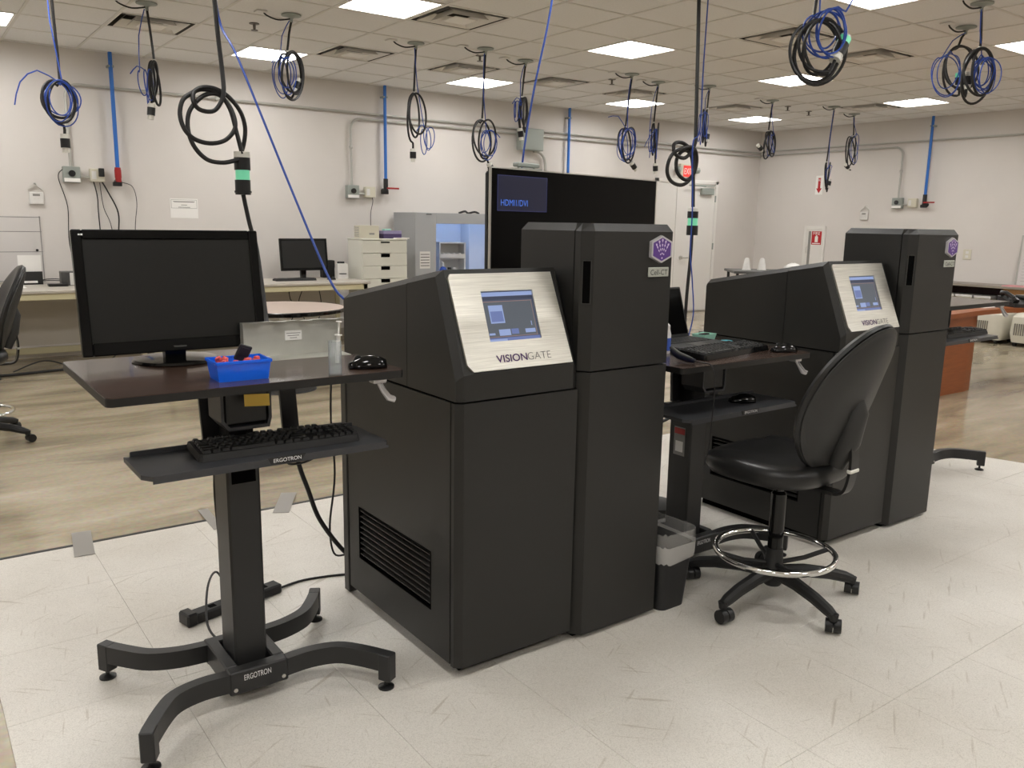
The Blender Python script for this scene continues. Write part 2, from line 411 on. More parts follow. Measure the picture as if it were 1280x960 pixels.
# ------------------------------------------------------------------ door on the back wall
d = struct(MB().box(9.50, 10.80, Y1-.012, Y1+.01, .012, 2.02).build('door_1', 'door_paint'))
fr = MB()
fr.box(9.44, 9.50, Y1-.03, Y1, 0, 2.08, .004).box(10.80, 10.86, Y1-.03, Y1, 0, 2.08, .004).box(9.44, 10.86, Y1-.03, Y1, 2.02, 2.08, .004)
fr.build('door_frame', 'door_paint', d)
MB().box(9.505, 9.905, Y1-.02, Y1-.012, .02, 2.01, .003).build('door_leaf', 'door_paint', d)
lf = MB().box(9.915, 10.795, Y1-.022, Y1-.012, .02, 2.01, .003).build('door_leaf', 'door_paint', d)
hd = MB().cyl((10.06, Y1-.022, .875), (10.06, Y1-.05, .875), .03); hd.tube([(10.06, Y1-.06, .875), (10.20, Y1-.06, .875)], .010, 10); hd.cyl((10.06, Y1-.045, .875), (10.06, Y1-.065, .875), .012)
hd.build('door_handle', 'steel', lf)
MB().box(10.44, 10.72, Y1-.075, Y1-.022, 1.86, 1.96, .006).tube([(10.5, Y1-.08, 1.985), (10.1, Y1-.10, 1.99), (10.75, Y1-.04, 2.0)], .009, 8).build('door_closer', 'box_grey', lf)
for z in (.25, 1.05, 1.8): MB().cyl((10.802, Y1-.03, z-.05), (10.802, Y1-.03, z+.05), .012).build('hinge', 'box_grey', lf)

# ------------------------------------------------------------------ vinyl mat
mt = MB().box(.13, 5.24, -1.45, 3.765, .0005, .002).build('floor_mat', 'vinyl')
tag(mt, 'pale speckled vinyl floor mat laid over the concrete under the black machines', 'floor mat')
def xr(y): return min(5.25+(2.53-y)*.31, 6.2)
my = [3.77-.437*k for k in range(13)]; mx_ = [.127+.43*k for k in range(13)]
t0 = None
for j in range(12):
    for i in range(12):
        if i < 11:
            cx, cy = (mx_[i]+mx_[i+1])/2, (my[j]+my[j+1])/2
            if t0 is None: t0 = MB().box(-.2146, .2146, -.2181, .2181, 0, .0035, .0006).build('vinyl_tile', 'vinyl', mt, (cx, cy, .001))
            else: share(t0, 'vinyl_tile', mt, (cx, cy, .001))
        else:
            a = mx_[11]+.0012; yb_, yt = my[j+1]+.0012, my[j]-.0012
            MB().prism([(a, yb_), (xr(yb_), yb_), (xr(yt), yt), (a, yt)], 'z', .001, .0045).build('vinyl_tile', 'vinyl', mt)
MB().box(-1.2, 1.9, 3.77, 3.792, .0005, .006, .001).build('edge_strip', 'edge_black', mt)
for x, y, a, s in ((.535, 3.76, .12, 1), (1.07, 3.765, .05, .6), (1.44, 3.80, .5, 1)):
    tag(MB().box(-.038*s, .038*s, -.15, .15, 0, .001).build('tape_strip', 'tape', None, (x, y+.02, .0066), (0, 0, -a)), 'strip of grey tape across the dark edge of the floor mat', 'tape', 'tape strips holding the mat edge')

# ------------------------------------------------------------------ inspection machine
def make_machine(label):
    t = thing('cell_scanner', label, 'machine', (1.256, 1.965, 0), 0)
    W_ = .447
    c = .022
    # lower front door with chamfered left edge
    MB().prism([(0, .034), (0, .018), (.022, 0), (W_, 0), (W_, .034)], 'z', .04, .862).build('front_door', 'machine_black', t)
    MB().box(.05, W_, .036, .74, .05, .865).box(.004, .05, .036, .14, .05, .865).box(.004, .05, .66, .74, .05, .865).box(.004, .05, .14, .66, .05, .17).box(.004, .05, .14, .66, .38, .865).build('inner_body', 'gap_black', t)
    # side panel around the vent opening
    y0, y1, z0, z1 = .152, .645, .183, .368
    m = MB()
    m.box(-.001, .005, .038, y0, .045, .862).box(-.001, .005, y1, .728, .045, .862).box(-.001, .005, y0, y1, .045, z0).box(-.001, .005, y0, y1, z1, .862)
    m.build('side_panel', 'machine_black', t)
    g = MB().box(.048, .0495, y0, y1, z0, z1).box(-.002, .004, y0-.004, y0, z0-.004, z1+.004).box(-.002, .004, y1, y1+.004, z0-.004, z1+.004).box(-.002, .004, y0, y1, z1, z1+.004).box(-.002, .004, y0, y1, z0-.004, z0).build('vent_grille', 'gap_black', t)
    s0 = None
    for k in range(9):
        z = z0+.012+k*.0202
        if s0 is None: s0 = MB().add([(.001, y0, 0), (.016, y0, .004), (.016, y0, .006), (.001, y0, .0025), (.001, y1, 0), (.016, y1, .004), (.016, y1, .006), (.001, y1, .0025)], [(0, 1, 2, 3), (4, 7, 6, 5), (0, 3, 7, 4), (1, 5, 6, 2), (0, 4, 5, 1), (3, 2, 6, 7)]).build('louver', 'machine_edge', g, (0, 0, z))
        else: share(s0, 'louver', g, (0, 0, z))
    MB().box(-.004, .03, .735, .775, .012, .87, .003).build('rear_post', 'machine_edge', t)
    MB().box(.03, W_, .74, .77, .05, 1.09).build('rear_panel', 'machine_black', t)
    MB().box(.04, .40, .05, .72, .0045, .045).build('plinth', 'gap_black', t)
    # upper console: chamfered extrusions of a y-z profile
    def off(poly, dist):
        n = len(poly); out = []
        for i in range(n):
            p0, p1, p2 = Vector(poly[i-1]), Vector(poly[i]), Vector(poly[(i+1) % n])
            d0, d1 = dist[i-1], dist[i]
            e0 = (p1-p0).normalized(); e1 = (p2-p1).normalized()
            n0 = Vector((-e0.y, e0.x)); n1 = Vector((-e1.y, e1.x))   # inward for ccw
            a = p1+n0*d0; b = p1+n1*d1; den = e0.x*e1.y-e0.y*e1.x
            tt = ((b-a).x*e1.y-(b-a).y*e1.x)/den if abs(den) > 1e-6 else 0
            out.append(tuple(a+e0*tt))
        return out
    def cham(poly, dist, x0, x1, c, name, mm):
        # poly is given so that inward offset = distances; rings: inset, full, full, inset
        ins = off(poly, dist); R_ = lambda P, x: [(x, q[0], q[1]) for q in P]
        return MB().loft([R_(ins, x0), R_(poly, x0+c), R_(poly, x1-c), R_(ins, x1)]).build(name, mm, t, smooth=False)
    pf = [(0, .868), (.292, .868), (.292, 1.206), (.112, 1.238), (0, .945)]       # ccw in (y,z)
    cham(pf, [0, 0, .018, .018, .012], 0, W_, .020, 'console_front', 'machine_black')
    pr_ = [(.2945, .868), (.755, .868), (.755, 1.105), (.735, 1.124), (.2945, 1.204)]
    cham(pr_, [0, .012, .014, .018, 0], 0, W_, .020, 'console_rear', 'machine_black')
    # steel fascia on the slanted face
    ang = math.atan2(.112, .293); T = Matrix.Translation((0, 0, .945)) @ Matrix.Rotation(-ang, 4, 'X')
    # local: x right, z up slant, -y out
    def FP(u_, v_, o_): return T @ Vector((u_, -o_, v_))
    outl = [(.052, .006), (.420, .006), (.404, .298), (.034, .298), (.026, .286), (.034, .028)]
    su0, su1, sv0, sv1 = .128, .318, .090, .243
    hole = [(su0, sv0), (su1, sv0), (su1, sv1), (su0, sv1)]
    m = MB(); th = .007
    # ring between outline and screen opening
    vo = [FP(*p, th) for p in outl]; vh = [FP(*p, th) for p in hole]; vb = [FP(*p, 0) for p in outl]; vd = [FP(*p, .001) for p in hole]
    m.add(vo+vh, [(0, 1, 7, 6), (1, 2, 8, 7), (2, 3, 9, 8), (3, 4, 9), (4, 5, 6, 9), (5, 0, 6)])
    m.add(vo+vb, [(i, (i+1) % 6, 6+(i+1) % 6, 6+i) for i in range(6)])
    m.add(vh+vd, [(i, (i+1) % 4, 4+(i+1) % 4, 4+i) for i in range(4)])
    fas = m.build('display_fascia', 'brushed', t, smooth=False); fas['label'] = 'brushed steel display fascia with clipped corner'
    def patch(u_0, v_0, u_1, v_1, o_): return [FP(u_0, v_0, o_), FP(u_1, v_0, o_), FP(u_1, v_1, o_), FP(u_0, v_1, o_)]
    scr = MB().quad(*patch(su0, sv0, su1, sv1, .0015)).build('screen', 'lcd_bg', t); scr['label'] = 'lit touch screen showing grey and blue software windows'
    sw, sh = su1-su0, sv1-sv0
    def ui(a, b, c_, d_, mm, nm, o_): MB().quad(*patch(su0+a*sw, sv0+b*sh, su0+c_*sw, sv0+d_*sh, o_)).build(nm, mm, scr)
    ui(0, .90, 1, .98, 'lcd_light', 'title_bar', .0018); ui(0, .83, 1, .89, 'lcd_dark', 'menu_bar', .0018); ui(.02, .785, .97, .80, 'lcd_line', 'frame_line', .0019)
    ui(.02, .10, .97, .78, 'lcd_mid', 'work_area', .0018); ui(.10, .36, .37, .72, 'lcd_light', 'dialog', .0021); ui(.12, .39, .35, .60, 'lcd_blue', 'dialog_body', .0023)
    ui(.22, .11, .44, .235, 'lcd_light', 'button', .0021); ui(.46, .13, .60, .235, 'lcd_blue', 'button', .0021); ui(.73, .14, .93, .22, 'lcd_light', 'button', .0021); ui(.03, .13, .14, .17, 'lcd_light', 'button', .0021)
    ui(.02, .085, .97, .097, 'lcd_line', 'frame_line', .0019); ui(.945, .10, .955, .78, 'lcd_line', 'frame_line', .0021); ui(0, 0, 1, .07, 'lcd_blue', 'task_bar', .0019); ui(0, 0, .35, .045, 'lcd_light', 'task_button', .0022)
    ui(.87, .28, .885, .37, 'lcd_light', 'scroll_mark', .0021)
    up_ = T.to_3x3() @ Vector((0, 0, 1))
    text('VISION', .0225, 'purple', t, FP(.137, .026, th), (1, 0, 0), up_, 'logo_lettering', width=.112, bold=.014)
    text('GATE', .0225, 'grey_text', t, FP(.251, .026, th), (1, 0, 0), up_, 'logo_lettering', width=.088, bold=-.012)
    # tower
    xa, xb = .455, .829; yf = -.017; ch = .034
    def col(name, z_0, z_1, topc):
        base = [(xa, .043), (xa, yf+ch), (xa+ch*.8, yf), (xb-.006, yf), (xb, yf+.006), (xb, .043)]
        if topc:
            ins = [(xa+.004, .043), (xa+.016, yf+ch+.012), (xa+ch*.8+.006, yf+.016), (xb-.018, yf+.016), (xb-.018, yf+.02), (xb-.014, .043)]
            rings = [[(x, y, z_0) for x, y in base], [(x, y, z_1-.024) for x, y in base], [(x, y, z_1) for x, y in ins]]
        else: rings = [[(x, y, z_0) for x, y in base], [(x, y, z_1) for x, y in base]]
        return MB().loft(rings).build(name, 'machine_black', t, smooth=False)
    col('tower_door', .022, .9135, False); col('tower_upper_door', .919, 1.377, True)
    b4 = lambda i, z: [(xa+i, .048, z), (xb-i, .048, z), (xb-i, .322-i, z), (xa+i, .322-i, z)]
    MB().loft([b4(0, .03), b4(0, 1.353), b4(.016, 1.377)]).build('tower_body', 'machine_black', t, smooth=False)
    MB().box(xa+.006, xb-.006, .02, .06, .03, 1.345).box(xa+.02, xb-.02, .02, .30, .0045, .04).build('tower_core', 'gap_black', t)
    MB().box(xa+.002, xb-.03, .325, .755, .03, 1.05).build('tower_rear_housing', 'machine_black', t)
    # recessed pull on the chamfer
    cxm, cym = (xa+xa+ch*.8)/2, (yf+ch+yf)/2
    Th = Matrix.Translation((cxm, cym, 1.197)) @ Matrix.Rotation(math.atan2(-ch, ch*.8), 4, 'Z')
    MB().box(-.012, .012, -.0012, .003, -.065, .065, 0, Th).build('handle_slot', 'gap_black', t)
    h = MB()
    for a in ((-.0145, -.012, -.0675, .0675), (.012, .0145, -.0675, .0675), (-.0145, .0145, -.0675, -.065), (-.0145, .0145, .065, .0675)): h.box(a[0], a[1], -.003, .002, a[2], a[3], 0, Th)
    h.build('handle_rim', 'machine_edge', t)
    # hexagon badge
    bx, bz = 2.022-1.256, 1.2975; hw, hh = .049, .0455
    hexa = [(bx, bz+hh), (bx-hw, bz+hh*.55), (bx-hw, bz-hh*.55), (bx, bz-hh), (bx+hw, bz-hh*.55), (bx+hw, bz+hh*.55)]
    sc_ = lambda k: [(bx+(p[0]-bx)*k, bz+(p[1]-bz)*k) for p in hexa]
    bd = MB().prism(hexa, 'y', yf, yf-.010, sc_(.96)).build('badge', 'silver', t, smooth=False); bd['label'] = 'hexagonal silver and purple badge with a fan of pale dashes'
    MB().prism(sc_(.82), 'y', yf-.0095, yf-.0105).build('badge_field', 'purple_badge', bd, smooth=False)
    dm = MB()
    for i, a in enumerate((-34, -17, 0, 17, 34)):
        for k, (r_, l_, w_) in enumerate(((.058, .013, .0046), (.043, .011, .0038), (.030, .010, .0030))):
            s_ = 1-.10*abs(i-2)/2*(k == 0)
            ox, oz = bx+math.sin(R(a))*r_*s_*.92, bz-.030+math.cos(R(a))*r_*s_
            dx, dz = math.sin(R(a)), math.cos(R(a))
            P = [(ox-dx*l_/2, oz-dz*l_/2), (ox+dz*w_*.8, oz-dx*w_*.8+dz*l_*.2), (ox+dx*l_/2, oz+dz*l_/2), (ox-dz*w_*.8, oz+dx*w_*.8+dz*l_*.2)]
            dm.prism(P, 'y', yf-.0104, yf-.0112)
    for ox, oz, rr in ((bx-.007, bz-.016, .003), (bx, bz-.013, .003), (bx+.007, bz-.016, .003), (bx, bz-.028, .0035)):
        dm.prism([(ox, oz-rr), (ox+rr, oz), (ox, oz+rr), (ox-rr, oz)], 'y', yf-.0104, yf-.0112)
    dm.build('badge_dashes', 'badge_pale', bd, smooth=False)
    px = 2.017-1.256
    np_ = MB().box(px-.047, px+.047, yf-.005, yf, 1.2085, 1.2395, .002).build('name_plate', 'plate', t); np_['label'] = 'small pale name plate'
    text('Cell-CT', .017, 'dark_text', np_, (px, yf-.0052, 1.215), (1, 0, 0), (0, 0, 1), 'plate_lettering', align='CENTER')
    return t
m1 = make_machine('black two-tower scanning machine with steel screen fascia beside the keyboard workstation')
m2 = copy_tree(m1); m2.location = (1.256+1.885, 1.965, 0)
m2['label'] = 'black two-tower scanning machine with steel screen fascia right behind the drafting stool'

# ------------------------------------------------------------------ height adjustable workstation
def make_desk(label):
    t = thing('standing_desk', label, 'desk', (.735, 2.32, 0), 0)
    H = .968
    # base bracket
    MB().box(-.085, .085, -.125, -.085, .045, .115, .004).box(-.085, .085, .085, .125, .045, .115, .004).box(-.085, -.05, -.09, .09, .05, .118, .004).box(.05, .085, -.09, .09, .05, .118, .004).build('base_bracket', 'desk_metal', t)
    text('ERGOTRON', .017, 'white_text', t, (-.045, -.1256, .085), (1, 0, 0), (0, 0, 1), 'logo_lettering', width=.078)
    for x in (-.07, .07): MB().cyl((x, -.125, .062), (x, -.1275, .062), .006, n=12).build('bolt', 'steel', t)
    for sx in (-1, 1):
        for sy in (-1, 1):
            P = [(sx*.08, sy*.105, .083), (sx*.16, sy*.108, .087), (sx*.235, sy*.135, .090), (sx*.285, sy*.19, .090), (sx*.335, sy*.265, .088)]
            L = MB().rect_sweep(P, .034, .054, sub=4); L.box(-.0185, .0185, -.024, .017, .032, .1165, .003, Matrix.Translation((sx*.332, sy*.262, 0)) @ Matrix.Rotation(-sx*sy*.5, 4, 'Z'))
            lo = L.build('leg', 'desk_metal', t)
            MB().lathe([(.024, .0045), (.024, .009), (.016, .013), (.006, .016), (.005, .036)], (sx*.332, sy*.262, 0), 20).build('leveling_foot', 'plastic_black', lo)
    MB().box(-.047, .047, -.060, .060, .045, .70, .006).build('column', 'desk_metal', t)
    MB().box(-.034, .034, -.0615, -.059, .645, .685).build('column_notch', 'gap_black', t)
    MB().box(-.038, .038, -.050, .050, .66, H-.03, .005).build('inner_column', 'plastic_matte', t)
    # holder with black box under the top
    MB().prism([(-.075, .945), (-.075, .84), (-.055, .815), (.055, .815), (.062, .84), (.062, .945), (.054, .945), (.054, .845), (.048, .824), (-.052, .824), (-.067, .843), (-.067, .945)], 'y', -.13, -.02).build('holder', 'tray_metal', t)
    MB().box(-.064, .052, -.125, -.03, .83, .945, .004).build('power_unit', 'plastic_black', t)
    # struts carrying the keyboard tray
    for x in (-.068, .163):
        MB().prism([(x-.024, H-.022), (x+.024, H-.022), (x+.036, .760), (x-.014, .760)], 'y', .02, .032).build('tray_strut', 'tray_metal', t)
    # tray
    ty0, ty1 = -.270, -.055
    m = MB().prism([(-.305, ty0+.03), (-.285, ty0), (.335, ty0), (.345, ty0+.012), (.345, ty1), (-.305, ty1)], 'z', .752, .764)
    m.prism([(-.285, ty0), (.345, ty0), (.30, ty0+.02), (-.26, ty0+.02)], 'z', .745, .753)
    m.box(-.29, .335, ty1-.004, ty1+.004, .752, .776, .002)
    m.box(-.12, .20, ty1, .03, .748, .758)
    tr = m.build('keyboard_tray', 'tray_metal', t)
    MB().prism([(-.005, .7665), (.098, .7665), (.086, .749), (.004, .749)], 'y', ty0-.003, ty0).build('logo_plate', 'plastic_matte', tr)
    text('ERGOTRON', .010, 'white_text', tr, (.010, ty0-.0033, .7535), (1, 0, 0), (0, 0, 1), 'logo_lettering', width=.075)
    # top
    def rr(x0, x1, y0, y1, r_, n=5):
        P = []
        for cx, cy, a0 in ((x1-r_, y1-r_, 0), (x0+r_, y1-r_, 90), (x0+r_, y0+r_, 180), (x1-r_, y0+r_, 270)):
            P += [(cx+r_*math.cos(R(a0+90*k/n)), cy+r_*math.sin(R(a0+90*k/n))) for k in range(n+1)]
        return P
    a, b, c_, e = -.378, .387, -.292, .308
    tp = MB().prism(rr(a, b, c_, e, .018), 'z', H-.0215, H-.0015).build('desk_top', 'edge_black', t)
    MB().prism(rr(a+.001, b-.001, c_+.001, e-.001, .017), 'z', H-.0017, H).build('laminate', 'brown_lam', tp)
    # paddle lever
    lv = MB().box(.295, .335, -.285, -.25, H-.034, H-.021, .003); lv.rect_sweep([(.318, -.285, H-.036), (.326, -.292, H-.052), (.338, -.298, H-.068), (.35, -.302, H-.073)], [.014]*4, .004, 0)
    lv.tube([(.313, -.275, H-.034), (.320, -.286, H-.055), (.335, -.292, H-.075), (.352, -.296, H-.081)], [.005, .006, .009, .008], 10, sub=0)
    lv.build('release_lever', 'silver', t)
    return t
d1 = make_desk('dark wood-top standing desk carrying the large black monitor and blue bin')
d2 = copy_tree(d1); d2.location = (.735+1.865, 2.295, 0)
d2['label'] = 'dark wood-top standing desk carrying the open laptop between the two machines'
# lower the top of the second desk (its top, tray and holder slide down the column)
for ch in d2.children:
    if ch.name.split('.')[0] in ('holder', 'power_unit', 'tray_strut', 'keyboard_tray', 'desk_top', 'release_lever', 'inner_column'): ch.location.z -= .092
    if ch.name.split('.')[0] in ('column', 'column_notch'): ch.scale.z = .9
wl = MB().box(-.0482, -.047, -.03, .03, .44, .56).build('warning_label', 'label_grey', d2); MB().box(-.0488, -.048, -.028, .028, .53, .555).build('warning_band', 'valve_red', wl); MB().box(-.0488, -.048, -.02, .02, .455, .50).build('warning_print', 'paper', wl)
d3 = copy_tree(d1); d3.location = (.735+3.935, 2.445, 0)
d3['label'] = 'standing desk mostly hidden behind the far machine with its keyboard tray sticking out'
for ch in d3.children:
    if ch.name.split('.')[0] in ('holder', 'power_unit', 'tray_strut', 'keyboard_tray', 'desk_top', 'release_lever'): ch.location.z += .03 if ch.name.startswith('keyboard_tray') else .02

# ------------------------------------------------------------------ keyboards, mice
def make_keyboard(label, loc, rz=0, w_=.44, dp=.135, nrow=6, mm='plastic_matte', tilt=R(4)):
    t = thing('keyboard', label, 'keyboard', loc, rz); t.rotation_euler = (tilt, 0, rz)
    MB().prism([(-w_/2+.008, 0), (w_/2-.008, 0), (w_/2, .012), (w_/2, dp), (-w_/2, dp), (-w_/2, .012)], 'z', 0, .018, [(-w_/2+.012, .006), (w_/2-.012, .006), (w_/2-.004, .014), (w_/2-.004, dp-.004), (-w_/2+.004, dp-.004), (-w_/2+.004, .014)]).build('case', mm, t)
    k = MB(); p = .019; z = .016
    def key(x, y, kw=1):
        a, b = x+.001, x+p*kw-.0015; c_, d_ = y+.001, y+p-.0015
        k.loft([[(a, c_, z), (b, c_, z), (b, d_, z), (a, d_, z)], [(a+.003, c_+.0025, z+.009), (b-.003, c_+.0025, z+.009), (b-.003, d_-.002, z+.009), (a+.003, d_-.002, z+.009)]])
    x0 = -w_/2+.012; y0 = .012
    rows = [[1.25, 1.25, 1.25, 6.25, 1.25, 1.25, 1.25, 1.25], [2.25]+[1]*10+[2.75], [1.75]+[1]*11+[2.25], [1.5]+[1]*12+[1.5], [1]*13+[2], [1, 0, 1, 1, 1, 1, .0, .5, 1, 1, 1, 1, .5, 1, 1, 1, 1]]
    for j, row in enumerate(rows):
        x = x0
        for u_ in row[:]:
            if u_ >= 1: key(x, y0+j*p+(.004 if j == 5 else 0), u_)
            x += (u_ if u_ else 1)*p
            if x > x0+15.1*p: break
        for q in range(3):
            if j in (0, 3, 4, 5) or (j == 1 and q == 1): key(x0+(15.25+q)*p, y0+j*p+(.004 if j == 5 else 0))
        for q in range(4):
            if j < 5: key(x0+(18.4+q)*p, y0+j*p)
    kk = k.build('keys', 'key_black', t, smooth=False); kk['kind'] = 'stuff'
    return t
k1 = make_keyboard('black full-size keyboard on the tray of the desk with the large monitor', (.795, 2.098, .7650), R(-2))
k2 = make_keyboard('black keyboard with a glossy front edge on the laptop desk', (2.66, 2.105, .8770), R(8), w_=.47, mm='gloss_black')
k3 = make_keyboard('black keyboard on the tray sticking out behind the far machine', (4.79, 2.235, .7978), R(-2))
def make_mouse(label, loc, rz, mm='gloss_black'):
    t = thing('computer_mouse', label, 'mouse', loc, rz)
    rings = []
    for i in range(9):
        f = i/8; y = -.052+.104*f; wv = .030*math.sin(math.pi*min(max(.12+.78*f, 0), 1))**.5; hv = .036*math.sin(math.pi*(.10+.72*(1-f)))**.7
        rings.append([(math.cos(a)*wv, y, max(0, math.sin(a))*hv) for a in [math.pi*k/10 for k in range(11)]])
    MB().loft(rings).build('shell', mm, t, angle=100)
    MB().cyl((-.004, .026, .026), (.004, .026, .026), .011, n=14).build('scroll_wheel', 'plastic_matte', t)
    return t
make_mouse('glossy black computer mouse on the right end of the monitor desk top', (1.045, 2.105, .968), R(75))
make_mouse('black computer mouse with a silver end on the laptop desk top', (2.90, 2.075, .8765), R(70))
make_mouse('black computer mouse lying on the keyboard tray below the laptop', (2.74, 2.14, .6725), R(60))

# ------------------------------------------------------------------ monitor desk things
def make_monitor(label, loc, rz, w_, h_, zb, tilt, mm='bezel_black', bez=.026):
    t = thing('computer_monitor', label, 'monitor', loc, rz)
    T = Matrix.Translation((0, 0, zb+h_/2)) @ Matrix.Rotation(tilt, 4, 'X')
    b = MB()
    for a in ((-w_/2, -w_/2+bez, -h_/2, h_/2), (w_/2-bez, w_/2, -h_/2, h_/2), (-w_/2+bez, w_/2-bez, h_/2-bez, h_/2), (-w_/2+bez, w_/2-bez, -h_/2, -h_/2+bez*1.35)):
        b.box(a[0], a[1], -.012, .014, a[2], a[3], .003, T)
    bz = b.build('bezel', mm, t)
    MB().box(-w_/2+bez, w_/2-bez, -.006, .006, -h_/2+bez*1.35, h_/2-bez, 0, T).build('screen', 'screen_off', t)
    MB().box(-w_/2+.01, w_/2-.01, .012, .03, -h_/2+.01, h_/2-.01, .006, T).box(-.14, .14, .028, .05, -.10, .09, .012, T).build('back_cover', 'plastic_matte', t)
    MB().prism([(-.028, .006), (.028, .006), (.032, .08), (-.032, .08)], 'y', .02, .05).box(-.03, .03, .02, .05, .05, zb+h_*.45).build('neck', 'gloss_black', t)
    MB().lathe([(.115, 0), (.118, .003), (.112, .009), (.05, .016), (.001, .017)], (0, .02, 0), 40).build('stand_base', 'gloss_black', t)
    return t, T, bz
mo, Tm, bz = make_monitor('large black widescreen monitor switched off on the standing desk', (.632, 2.475, .968), 0, .497, .338, .032, R(-8))
up3 = Tm.to_3x3() @ Vector((0, 0, 1))
text('ViewSonic', .006, 'grey_text', bz, Tm @ Vector((0, -.0125, -.158)), (1, 0, 0), up3, 'logo_lettering', align='CENTER')
MB().box(-.232, -.227, -.0132, -.012, .153, .157, 0, Tm).box(-.2255, -.2205, -.0132, -.012, .153, .157, 0, Tm).build('corner_logo', 'white_text', bz)
# blue bin with red clips
bn = thing('parts_bin', 'translucent blue plastic bin of red clips on the monitor desk', 'bin', (.695, 2.135, .968), R(-2))
def openbox(w0, d0, w1, d1, h_, th):
    def rg(w_, d_, z): return [(-w_/2, -d_/2, z), (w_/2, -d_/2, z), (w_/2, d_/2, z), (-w_/2, d_/2, z)]
    return MB().loft([rg(w0-2*th, d0-2*th, th), rg(w1-2*th, d1-2*th, h_), rg(w1, d1, h_), rg(w0, d0, 0)])
openbox(.125, .085, .138, .095, .050, .003).build('bin_body', 'clear_blue', bn)
MB().box(-.072, .072, -.050, -.044, .044, .052, .001).box(-.072, .072, .044, .050, .044, .052, .001).box(-.072, -.066, -.05, .05, .044, .052, .001).box(.066, .072, -.05, .05, .044, .052, .001).build('rim', 'clear_blue', bn)
rc = random.Random(3)
for k in range(16):
    Tk = Matrix.Translation((rc.uniform(-.048, .048), rc.uniform(-.026, .026), rc.uniform(.022, .043))) @ Matrix.Rotation(rc.uniform(-.6, .6), 4, 'Y') @ Matrix.Rotation(rc.uniform(0, 3), 4, 'Z')
    c_ = MB().box(-.009, .009, -.004, .004, -.010, .010, .0015).box(-.006, .006, -.006, .006, .006, .014, .0015).build('red_clip', 'red_plastic')
    c_.matrix_world = Matrix.Translation((.695, 2.135, .968)) @ Tk
    tag(c_, 'small red plastic clip heaped in the blue bin', 'clip', 'red clips in the blue bin')
bc = MB().box(-.018, .018, -.004, .004, -.022, .022, .002).box(-.014, .014, -.005, .005, -.006, .016, .001).build('black_clip', 'plastic_matte', None, (.712, 2.150, 1.030), (.3, .35, .2))
tag(bc, 'black plastic clip standing out of the red clips', 'clip')
# steel holder
sh = thing('sheet_metal_holder', 'bent sheet steel holder with a notched top standing on the desk', 'metal holder', (.955, 2.40, .968), R(-2))
b = MB().box(-.155, .155, .030, .0315, 0, .105).box(-.155, .155, -.055, .030, 0, .0015)
b.box(-.155, -.1535, .0, .031, 0, .105)
b.build('bent_sheet', 'steel_dull', sh)
tm = MB(); x = -.155
tm.prism([(-.155, .1055), (.165, .1055), (.165, .1045), (-.155, .1045)], 'y', .020, .032)
for k in range(4): tm.prism([(-.150+k*.080, .031), (-.150+k*.080+.052, .031), (-.150+k*.080+.046, .002), (-.150+k*.080+.016, .002)], 'z', .1045, .1055)
tm.build('notched_lip', 'steel_dull', sh)
pl = MB().box(-.022, .030, .0285, .0298, .045, .074).build('paper_label', 'paper', sh)
for k, wd in enumerate((.044, .036, .022)): MB().box(.004-wd/2, .004+wd/2, .0282, .0286, .065-k*.007, .0672-k*.007).build('print_line', 'label_grey', pl)
# syringe bottle
sb = thing('syringe_bottle', 'clear plastic vial with a white-topped syringe on the desk edge', 'bottle', (.928, 2.06, .968), 0)
MB().lathe([(.0, .002), (.0165, .002), (.0165, .088), (.018, .090), (.018, .0), (.0, .0)], n=24).build('vial', 'clear_plastic', sb)
MB().cyl((.006, 0, .03), (.012, .002, .105), .0055, n=14).build('barrel', 'white_plastic', sb)
MB().cyl((.012, .002, .105), (.0145, .002, .138), .0022, n=10).cyl((.0145, .002, .138), (.0147, .002, .141), .008, n=16).cyl((.0115, .002, .103), (.0117, .002, .106), .010, n=16).build('plunger', 'white_plastic', sb)
MB().lathe([(.0, .004), (.0155, .004), (.0155, .022), (.0, .022)], n=20).build('liquid', 'clear_plastic', sb)
tag(MB().box(-.034, .034, -.001, 0, -.016, .016).build('sticky_note', 'yellow_note', None, (.747, 2.160, .899), (R(-14), R(4), 0)), 'yellow sticky note hanging under the monitor desk', 'note')

# ------------------------------------------------------------------ laptop desk things
ZT = .8762
lp = thing('laptop', 'black open laptop on the desk between the machines', 'laptop', (2.665, 2.395, ZT), R(2))
MB().box(-.17, .17, -.12, .12, 0, .018, .004).build('base', 'plastic_matte', lp)
kb = MB()
for i in range(14):
    for j in range(5): kb.box(-.150+i*.0215, -.150+i*.0215+.018, -.02+j*.022, -.002+j*.022, .018, .0205)
o = kb.build('keys', 'key_black', lp, smooth=False); o['kind'] = 'stuff'
MB().box(-.045, .045, -.105, -.04, .018, .0186).build('touchpad', 'plastic_black', lp)
Tl = Matrix.Translation((0, .12, .016)) @ Matrix.Rotation(R(-18), 4, 'X')
ld = MB().box(-.17, .17, 0, .008, 0, .225, .003, Tl).build('lid', 'plastic_matte', lp)
MB().box(-.160, .160, -.0006, 0, .014, .216, 0, Tl).build('screen', 'tv_screen', ld)
gt = thing('pipette_tray', 'small pale green plastic tray on the laptop desk', 'tray', (2.875, 2.475, ZT), R(10))
openbox(.085, .055, .098, .066, .030, .002).build('tray_body', 'teal', gt); MB().box(-.03, .025, -.012, .012, .02, .031, .002).build('insert', 'plastic_matte', gt)
cp = thing('jar_lid', 'round pale blue lid lying behind the keyboard', 'lid', (2.87, 2.345, ZT), 0)
